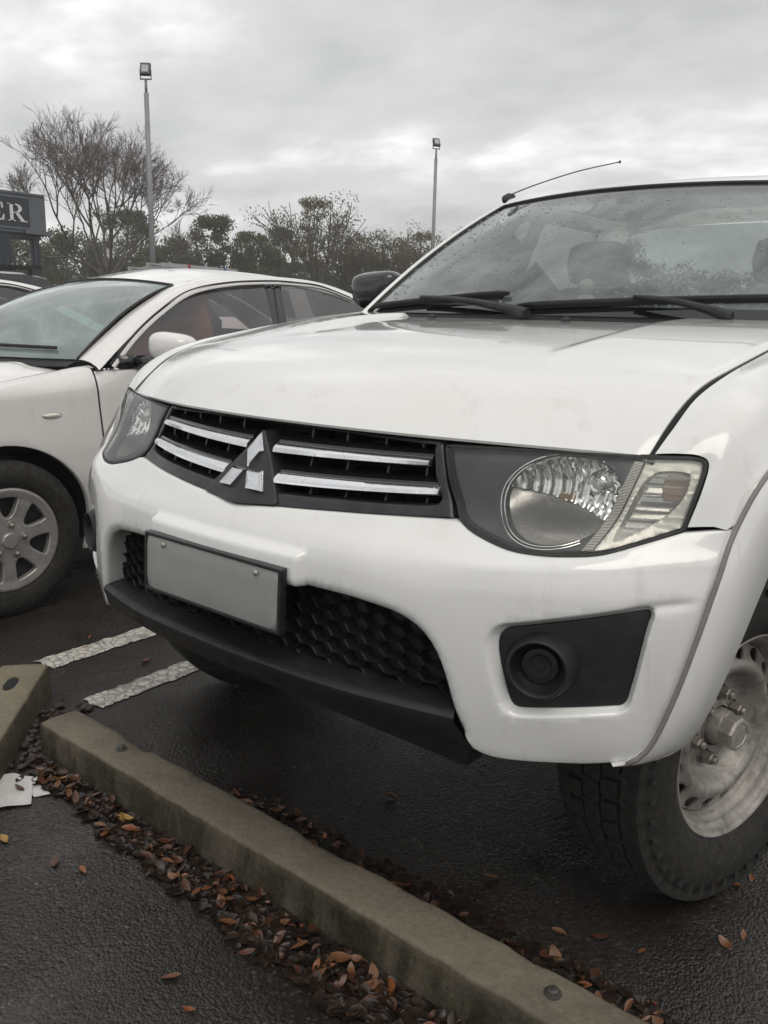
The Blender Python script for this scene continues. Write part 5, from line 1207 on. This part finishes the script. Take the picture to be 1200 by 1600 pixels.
# further vehicles
def copy_tree(o, parent=None):
    c = o.copy(); col.objects.link(c); c.parent = parent
    for ch in o.children: copy_tree(ch, c)
    return c
s2 = copy_tree(sed); s2.name = 'sedan'; s2.location = (SC - 2.72, 1.55, 0); tag(s2, 'white car beyond the sedan with only its roof edge showing at the left', 'car')
M['dark_paint'] = simple('dark_car_paint', (.018, .020, .024), .22, .1, .15, 4, coat=.6); M['dark_glass'] = simple('dark_car_glass', (.03, .034, .038), .08, 0, .1, 4)
def wagon(name, loc, rz, L_, W_, H_, paintm, label, catg, van=False):
    r = empty(name, loc, rz); tag(r, label, catg); b = MB(); hw_ = W_ / 2
    top = [(0.0, .80), (.15, .95), (1.15, 1.09), (1.35, 1.16), (2.0, H_ - .02), (2.5, H_), (L_ - .5, H_), (L_ - .15, H_ - .06), (L_, 1.15), (L_ + .02, .8)]
    rows = []
    for (y, zt) in top:
        zs = max(.98, .55 * zt + .45) if zt > 1.2 else zt - .03
        inn = .74 if zt > 1.3 else .92
        rows.append([(-hw_ * .96, y, .30), (-hw_, y, .60), (-hw_ * .98, y, min(zs, 1.02)), (-hw_ * inn, y, zt - .03), (-hw_ * inn * .85, y, zt), (0, y, zt + .015), (hw_ * inn * .85, y, zt), (hw_ * inn, y, zt - .03), (hw_ * .98, y, min(zs, 1.02)), (hw_, y, .60), (hw_ * .96, y, .30)])
    V, F = grid_geo(rows); F.append(tuple(range(11))); F.append(tuple(reversed(range(len(V) - 11, len(V))))); obj('body', V, F, M[paintm], r, True, 35)
    for s in (-1, 1):
        V = [(s * (hw_ * .965 + .004), 1.55, 1.08), (s * (hw_ * .965 + .004), L_ - .5, 1.08), (s * (hw_ * .77 + .012), L_ - .62, H_ - .10), (s * (hw_ * .77 + .012), 2.10, H_ - .10)]
        V2 = [(a - s * .02, b_, c) for a, b_, c in V]; obj('side_window', V + V2, [(0, 1, 2, 3), (7, 6, 5, 4), (0, 4, 5, 1), (1, 5, 6, 2), (2, 6, 7, 3), (3, 7, 4, 0)], M['dark_glass'], r, False)
        for y in (.85, L_ - .9):
            b = MB(); b.lathe([(s * (hw_ - .22), .2), (s * (hw_ - .22), .34), (s * (hw_ - .02), .36), (s * (hw_ + .01), .30), (s * (hw_ + .005), .22), (s * (hw_ - .01), .0001)], 28, 'x', (0, y, .36)); b.build('wheel', M['rubber'], r, True, 40)
    V = [(-hw_ * .80, 1.32, 1.17), (hw_ * .80, 1.32, 1.17), (hw_ * .66, 1.93, H_ - .05), (-hw_ * .66, 1.93, H_ - .05)]; V2 = [(a, b_ + .03, c - .03) for a, b_, c in V]
    obj('windscreen', [(a, b_ - .02, c + .02) for a, b_, c in V] + V2, [(0, 1, 2, 3), (7, 6, 5, 4), (0, 4, 5, 1), (1, 5, 6, 2), (2, 6, 7, 3), (3, 7, 4, 0)], M['dark_glass'], r, False)
    return r
wg_ = wagon('wagon', (-11.9, 1.75, 0), 0, 4.5, 1.85, 1.70, 'dark_paint', 'black four wheel drive with a roof rack behind the sedan at the left edge', 'car')
b = MB()
for y in (1.9, 2.5, 3.1, 3.7, 4.2): b.box((-.62, y, 1.78), (.62, y + .05, 1.81))
for x in (-.62, -.2, .2, .60): b.box((x, 1.85, 1.76), (x + .03, 4.3, 1.80))
for x in (-.6, .57):
    for y in (2.0, 3.1, 4.1): b.box((x, y, 1.66), (x + .03, y + .06, 1.77))
b.build('roof_rack', M['black_plastic'], wg_, False)
b = MB(); b.lathe([(-.05, .0001), (-.05, .09), (.03, .075), (.05, .0001)], 18, 'y', (.55, 1.80, 1.90)); b.build('spotlight', M['badge_chrome'], wg_)
wk = wagon('work_van', (-14.9, 9.2, 0), R(-14), 4.9, 1.8, 1.80, 'sedan_paint', 'white work van hidden behind the sedan with ladders on its roof', 'van', True)
M['alu'] = simple('aluminium', (.42, .42, .42), .45, .6, .12, 6); M['strap_red'] = simple('red_strap', (.30, .04, .05), .7); M['strap_blue'] = simple('blue_strap', (.03, .12, .34), .7); M['timber'] = simple('pale_timber', (.34, .29, .23), .8)
b = MB()
for y in (1.2, 2.6, 4.0): b.box((-.75, y, 1.93), (.75, y + .05, 1.97)); b.box((-.72, y, 1.78), (-.68, y + .05, 1.94)); b.box((.68, y, 1.78), (.72, y + .05, 1.94))
b.build('ladder_rack', M['alu'], wk, False)
def ladder(loc, rz, L_, label):
    r = empty('ladder', loc, rz); tag(r, label, 'ladder', 'ladders on the work van')
    for s in (-1, 1): MB().box((s * .20 - .02, 0, -.045), (s * .20 + .02, L_, .045)).build('side_rail', M['alu'], r, False)
    src = MB().tube([(-.20, .15, 0), (.20, .15, 0)], .015, 8).build('rung', M['alu'], r); copies(src, r, [Matrix.Translation((0, .3 * k, 0)) for k in range(1, int((L_ - .2) / .3))])
    for y, m in ((L_ * .32, 'strap_red'), (L_ * .80, 'strap_blue')):
        MB().box((-.235, y, -.06), (.235, y + .07, .06)).build('strap', M[m], r, False)
ladder((-14.35, 9.9, 2.02), R(-14) * -0 + R(14), 3.3, 'lower aluminium ladder strapped on the van roof rack')
ladder((-14.55, 10.5, 2.14), R(14), 2.8, 'upper aluminium ladder strapped on the van roof rack')
# ------------------------------------------------------------------ car park surface things
def line_mat():
    t = NT('worn_line_paint'); cr = t.voro(34, 'Distance', 'DISTANCE_TO_EDGE'); n = t.noise(16, 7, .7, .4); nb = t.noise(60, 5, .7)
    wear = t.math('MAXIMUM', t.ramp(cr, (.03, 1), (.09, 0)), t.ramp(n, (.52, 0), (.60, 1)))
    wear = t.math('MULTIPLY', wear, t.ramp(nb, (.35, .35), (.6, 1)))
    cc = t.mix(t.math('MULTIPLY', wear, .75), t.ramp(nb, (.3, (.52, .49, .44)), (.7, (.70, .67, .61))), (.07, .064, .058))
    return t.done(t.pbr(cc, .6, 0, t.bump(t.math('SUBTRACT', 1.0, wear), .8, .004), .35))
M['line'] = line_mat()
for k, (xa, xb, y0, lab) in enumerate(((-1.100, -1.005, .315, 'worn white bay line nearest the pickup'), (-1.490, -1.388, .375, 'worn white bay line nearest the sedan'))):
    rl_ = random.Random(40 + k); n = 160; rows = []
    for i in range(n):
        y = y0 + 5.0 * (i / (n - 1)) ** 1.4; j = lambda: .007 * rl_.uniform(-1, 1) * (1 if i else 2)
        rows.append([(xa + j(), y + j() * 2, .004), (xa + .02, y, .0045), ((xa + xb) / 2, y + (.012 if i == 0 else 0) * rl_.uniform(-1, 1), .0045), (xb - .02, y, .0045), (xb + j(), y + j() * 2, .004)])
    V, F = grid_geo(rows); o = obj('bay_line', V, [tuple(reversed(f)) for f in F], M['line'], None, False); tag(o, lab, 'line', kind='structure')
def concrete_mat(name, c1, c2, moss):
    t = NT(name); n = t.noise(5, 7, .65, .3); f = t.noise(70, 5, .7); pit = t.ramp(t.voro(75), (.04, 1), (.10, 0)); pk = t.ramp(t.noise(11, 3, .6), (.5, 0), (.62, 1)); pit = t.math('MULTIPLY', pit, pk)
    g = t.n('ShaderNodeNewGeometry'); sp = t.n('ShaderNodeSeparateXYZ'); t.l(g.outputs['Normal'], sp.inputs[0])
    cc = t.ramp(n, (.3, c1), (.72, c2)); cc = t.mix(t.ramp(f, (.42, 0), (.72, .4)), cc, tuple(x * .5 for x in c1))
    stre = t.noise(5, 6, .7, .6, t.mapped(scale=(2.2, 2.2, .7)))
    side_ = t.math('SUBTRACT', 1.0, t.math('ABSOLUTE', sp.outputs['Z']), True)
    mfac = t.math('ADD', t.math('MULTIPLY', t.ramp(stre, (.32, .45), (.58, 1)), side_), t.ramp(n, (.55, 0), (.75, .30)), True)
    cc = t.mix(mfac, cc, t.mix(t.ramp(f, (.4, 0), (.6, 1)), moss, tuple(x * .5 for x in moss)))
    cc = t.mix(t.ramp(t.noise(2.3, 6, .7, .8), (.52, 0), (.68, .5)), cc, (.060, .052, .038)); cc = t.mix(t.math('MULTIPLY', pit, .8), cc, (.03, .026, .02))
    h = t.math('SUBTRACT', t.math('ADD', t.math('MULTIPLY', n, .8), t.math('MULTIPLY', f, .6)), t.math('MULTIPLY', pit, .9))
    return t.done(t.pbr(cc, .72, 0, t.bump(h, .9, .007), .35))
M['concrete'] = concrete_mat('mossy_concrete', (.15, .128, .094), (.245, .212, .160), (.034, .027, .011))
M['concrete_tan'] = concrete_mat('tan_concrete', (.18, .155, .105), (.24, .21, .15), (.085, .072, .042))
M['bolt'] = simple('rusty_bolt', (.10, .095, .085), .45, .6, .3, 60)
def wheel_stop(loc, rz, x0, x1, w, h, mat, label, bolts, slot=None, seed=1):
    r = empty('wheel_stop', loc, rz); tag(r, label, 'wheel stop', 'concrete wheel stops'); rs = random.Random(seed); rows = []
    sec = [(-w / 2, -.004), (-w / 2 + .002, h * .3), (-w / 2 + .005, h * .75), (-w / 2 + .007, h - .007), (-w / 2 + .009, h - .002), (-w / 2 + .014, h), (-w * .25, h + .001), (0, h + .0015), (w * .25, h + .001), (w / 2 - .014, h), (w / 2 - .009, h - .002), (w / 2 - .007, h - .007), (w / 2 - .002, h * .3), (w / 2, -.004)]
    n = 120
    for i in range(n + 1):
        x = x0 + (x1 - x0) * i / n; e = min(i, n - i); k = {0: (.93, .94), 1: (.985, .985)}.get(e, (1, 1)); row = []
        for (y, z) in sec:
            nz = mnoise.noise((x * 14 + seed, y * 20, z * 20)) * .0022 + mnoise.noise((x * 50 + seed, y * 60, z * 60)) * .0010
            chip = 0
            if z > h - .012 and abs(abs(y) - w / 2) < .022: chip = max(0, mnoise.noise((x * 9 + seed * 3, y * 9, 1.3)) - .25) * .05
            row.append((x, y * k[0] + nz, (z * k[1] if z > 0 else z) + (nz if z > 0 else 0) - chip))
        rows.append(row)
    V, F = grid_geo(rows); m = len(sec); F.append(tuple(range(m))); F.append(tuple(reversed(range(n * m, (n + 1) * m)))); b_ = obj('block', V, [tuple(reversed(f)) for f in F], mat, r, True, 60)
    for bx in bolts:
        b = MB(); b.lathe([(h + .0005, .016), (h + .004, .015), (h + .005, .011), (h + .011, .010), (h + .013, .006), (h + .013, .0001)], 14, 'z', (bx, .004, 0)); b.build('bolt', M['bolt'], r, True, 40)
    if slot:
        V, F = sheet_geo(smooth_closed([(slot - .045, -.018), (slot + .045, -.018), (slot + .045, .018), (slot - .045, .018)], .01, 2), [], lambda a, c: h + .0035 + 0 * a, step=.02, edge=.001, depth=.004, axis='z', back=-1); obj('lifting_slot', V, F, M['deep_black'], r)
    return r
wheel_stop((0, .105, 0), 0, -.885, .985, .124, .100, M['concrete'], 'long mossy concrete wheel stop in front of the pickup', (-.586, .661), None, 1)
wheel_stop((-1.285, .228, 0), R(-43.5), .0, 1.65, .160, .100, M['concrete_tan'], 'tan concrete wheel stop end lying askew at the left edge', (), .16, 2)
# leaves
def lm(name, a, b): 
    t = NT(name); n = t.noise(60, 4, .6); return t.done(t.pbr(t.ramp(n, (.3, a), (.7, b)), .38, 0, t.bump(t.noise(180, 3, .6), .3, .002), .5))
t = NT('rotted_litter'); lit_mat = t.done(t.pbr(t.ramp(t.noise(34, 3, .6), (.35, (.010, .0075, .006)), (.55, (.026, .016, .011)), (.72, (.055, .029, .017))), .34, 0, None, .5))
LM = [lm('leaf_dark', (.022, .014, .010), (.050, .028, .018)), lm('leaf_brown', (.060, .024, .013), (.11, .045, .022)), lm('leaf_tan', (.12, .050, .024), (.20, .088, .038)), lm('leaf_orange', (.18, .058, .022), (.26, .092, .034)), lm('leaf_yellow', (.30, .17, .035), (.40, .26, .07))]
def leaf_shape(rd, L_, wide=1.0, curl_k=1.0):
    w = L_ * rd.uniform(.19, .29) * wide; curl = rd.uniform(-.5, 1.3) * curl_k; fold = rd.uniform(.1, .9) * curl_k; tw = rd.uniform(-.6, .6); n = 6; rows = []
    for i in range(n + 1):
        t = i / n; ww = w * math.sin(math.pi * min(.985, t * .93 + .035)) ** .8; x = L_ * (t - .5); z = curl * L_ * .5 * (t - .5) ** 2 * 2; a = tw * (t - .5)
        row = []
        for s in (-1, 0, 1):
            y = s * ww; zz = abs(s) * ww * fold; row.append((x, y * math.cos(a) - zz * math.sin(a), z + y * math.sin(a) + zz * math.cos(a) + .0015))
        rows.append(row)
    V, F = grid_geo(rows); k = len(V); V += [(x, y, z - .0007) for x, y, z in V]; F += [tuple(i + k for i in reversed(f)) for f in F]; return V, F
rd = random.Random(77); leaf_meshes = []
for mi, m in enumerate(LM):
    for k in range(6):
        V, F = leaf_shape(rd, rd.uniform(.018, .043)); leaf_meshes.append((mi, mesh('fallen_leaf', V, F, m, True)))
def pick(rd, wts): 
    mi = rd.choices(range(5), wts)[0]; return rd.choice([q for i, q in leaf_meshes if i == mi])
def put_leaf(me, x, y, z, rd, label, group, flat=.5):
    o = bpy.data.objects.new('fallen_leaf', me); col.objects.link(o); o.location = (x, y, z); o.rotation_euler = (rd.uniform(-flat, flat), rd.uniform(-flat, flat), rd.uniform(0, 6.28)); s = rd.uniform(.75, 1.12); o.scale = (s, s, s)
    kind_ = next(i for i, q in leaf_meshes if q == me); tag(o, label % ('dark', 'brown', 'tan', 'orange', 'yellow')[kind_] if '%s' in label else label, 'leaf', group); return o
def drift(x):
    """near-side leaf drift: extent from the stop face towards the viewer"""
    return float(np.interp(x, [-.86, -.75, -.6, -.45, -.3, -.15, 0, .12, .2, .3, .45, .6], [.03, .075, .060, .095, .085, .105, .10, .135, .105, .12, .11, .10]))
mid_b = MB(); cnt = 0
for k in range(205):
    x = rd.uniform(-.80, .52); y = .043 - .005 - drift(x) * rd.random() ** 1.15; put_leaf(pick(rd, (5, 5, 2.6, 1.2, .35)), x, y, rd.uniform(.003, .016), rd, '%s dead leaf in the drift along the near side of the long wheel stop', 'leaves drifted against the wheel stop', .5)
for k in range(62):
    x = rd.uniform(-.35, .80); y = .235 + .075 * rd.random() ** 1.3; put_leaf(pick(rd, (3, 5, 3, 1.6, .2)), x, y, rd.uniform(.002, .010), rd, '%s dead leaf behind the long wheel stop under the bumper', 'leaves behind the wheel stop', .6)
for (x, y, mi, lab) in ((-.585, -.215, 4, 'yellow leaf on bare asphalt left of the leaf drift'), (-.35, -.155, 3, 'orange leaf just outside the leaf drift on the left'), (.80, .80, 2, 'tan leaf on the asphalt at the right edge behind the tyre'), (.86, .84, 3, 'orange leaf at the right edge beside the tyre'), (.78, .74, 2, 'tan leaf touching the foot of the front tyre'), (.70, .42, 2, 'tan leaf in front of the front tyre, nearest the tyre tread'), (.62, .40, 1, 'brown leaf midway between front tyre and wheel stop'), (.55, .36, 2, 'tan leaf nearest the wheel stop below the front tyre'), (.35, .42, 2, 'tan leaf alone under the bumper corner'), (-.02, .52, 2, 'tan leaf alone in the dark under the chin spoiler'), (.82, .55, 2, 'tan leaf right of the front tyre on wet asphalt'), (.84, .60, 2, 'second tan leaf right of the front tyre'),
        (-1.20, .62, 2, 'tan leaf between the two white bay lines'), (-1.47, .55, 3, 'orange leaf lying on the farther white bay line'), (-1.55, .62, 2, 'tan leaf beyond the farther white bay line'), (-.86, .02, 3, 'orange leaf at the left end of the long wheel stop'), (-.80, -.02, 2, 'tan leaf just above the torn white paper'), (.05, -.22, 2, 'tan leaf on asphalt below the leaf drift'), (.14, -.25, 3, 'orange leaf at the bottom edge below the leaf drift'), (-.42, -.18, 1, 'brown leaf on asphalt left of the leaf drift')):
    put_leaf(rd.choice([q for i, q in leaf_meshes if i == mi]), x, y, .003, rd, lab, 'leaves scattered on the asphalt', .25)
# rotted litter under the drift and in the gap between the stops
b = MB()
def litter(n, fx):
    for k in range(n):
        x, y = fx(); V, F = leaf_lo[rd.randrange(12)]; a = rd.uniform(0, 6.28); s = rd.uniform(.45, 1.1); tx, ty = rd.uniform(-.22, .22), rd.uniform(-.22, .22); c, q = math.cos(a) * s, math.sin(a) * s
        b.add([(x + vx * c - vy * q, y + vx * q + vy * c, .0035 + rd.random() * .0 + vz * s + abs(vx * tx + vy * ty)) for vx, vy, vz in V], F)
leaf_lo = [(lambda VF: (VF[0][:21], VF[1][:12]))(leaf_shape(rd, .042, 1.15, .35)) for _ in range(12)]
def f1():
    x = rd.uniform(-.86, .56); return x, .040 - drift(x) * 1.05 * rd.random() ** 1.1
def f2(): x = rd.uniform(-.35, .85); return x, .200 + .10 * rd.random() ** 1.3
def f3(): t = rd.random(); return -1.08 + .26 * t + rd.gauss(0, .045), .235 - .22 * t + rd.gauss(0, .03)
litter(1150, f1); litter(380, f2); litter(380, f3)
o = b.build('leaf_litter', [lit_mat], None, True); tag(o, 'dark rotted leaf litter packed along the wheel stops', 'leaf litter', kind='stuff')
# paper scraps, twigs
M['paper'] = simple('wet_paper', (.62, .62, .60), .6, 0, .12, 30, .3, 60, dust=.35, dustc=(.40, .39, .36))
def scrap(name, pts, z, label):
    V, F = sheet_geo(pts, [], lambda a, c: z + .0016 * np.sin(np.asarray(a) * 70 + np.asarray(c) * 40), step=.012, edge=0, depth=.0008, axis='z', back=-1); tag(obj(name, V, F, M['paper'], None, True, 50), label, 'paper', 'paper scraps on the asphalt')
scrap('paper_scrap', [(-.92, -.165), (-.835, -.055), (-.770, -.024), (-.735, -.060), (-.672, -.098), (-.720, -.168), (-.80, -.235)], .0075, 'torn white paper lying flat at the left edge')
scrap('paper_scrap', [(-.790, -.030), (-.762, -.020), (-.679, -.043), (-.700, -.075), (-.75, -.07)], .0045, 'small white paper corner under the larger torn paper')
put_leaf(leaf_meshes[7][1], -.752, -.085, .011, rd, 'brown leaf lying on the torn white paper', None, .15)
for (x, y, a, L_, lab) in ((-.70, -.285, .3, .055, 'short dark twig left of the yellow leaf'), (-.62, -.25, 1.9, .04, 'short dark twig beside the yellow leaf'), (-.42, -.37, .9, .035, 'tiny brown stick on the asphalt in the lower left'), (-.50, -.42, 2.6, .04, 'small dark stick near the bottom left corner')):
    t_ = MB(); t_.tube([(x - L_ / 2 * math.cos(a), y - L_ / 2 * math.sin(a), .004), (x, y, .006), (x + L_ / 2 * math.cos(a + .3), y + L_ / 2 * math.sin(a + .3), .004)], [.0015, .002, .001], 5); tag(t_.build('twig', LM[0], None), lab, 'twig')
# ------------------------------------------------------------------ damp air
t = NT('damp_air'); pv = t.n('ShaderNodeVolumePrincipled'); pv.inputs['Color'].default_value = (.92, .93, .94, 1); pv.inputs['Density'].default_value = .0024; t.l(pv.outputs[0], t.out.inputs['Volume'])
hz = MB().box((-75, -12, -1.0), (25, 85, 11.5)).build('haze', t.m, None, False); tag(hz, 'thin damp haze over the whole car park', 'haze', kind='stuff')
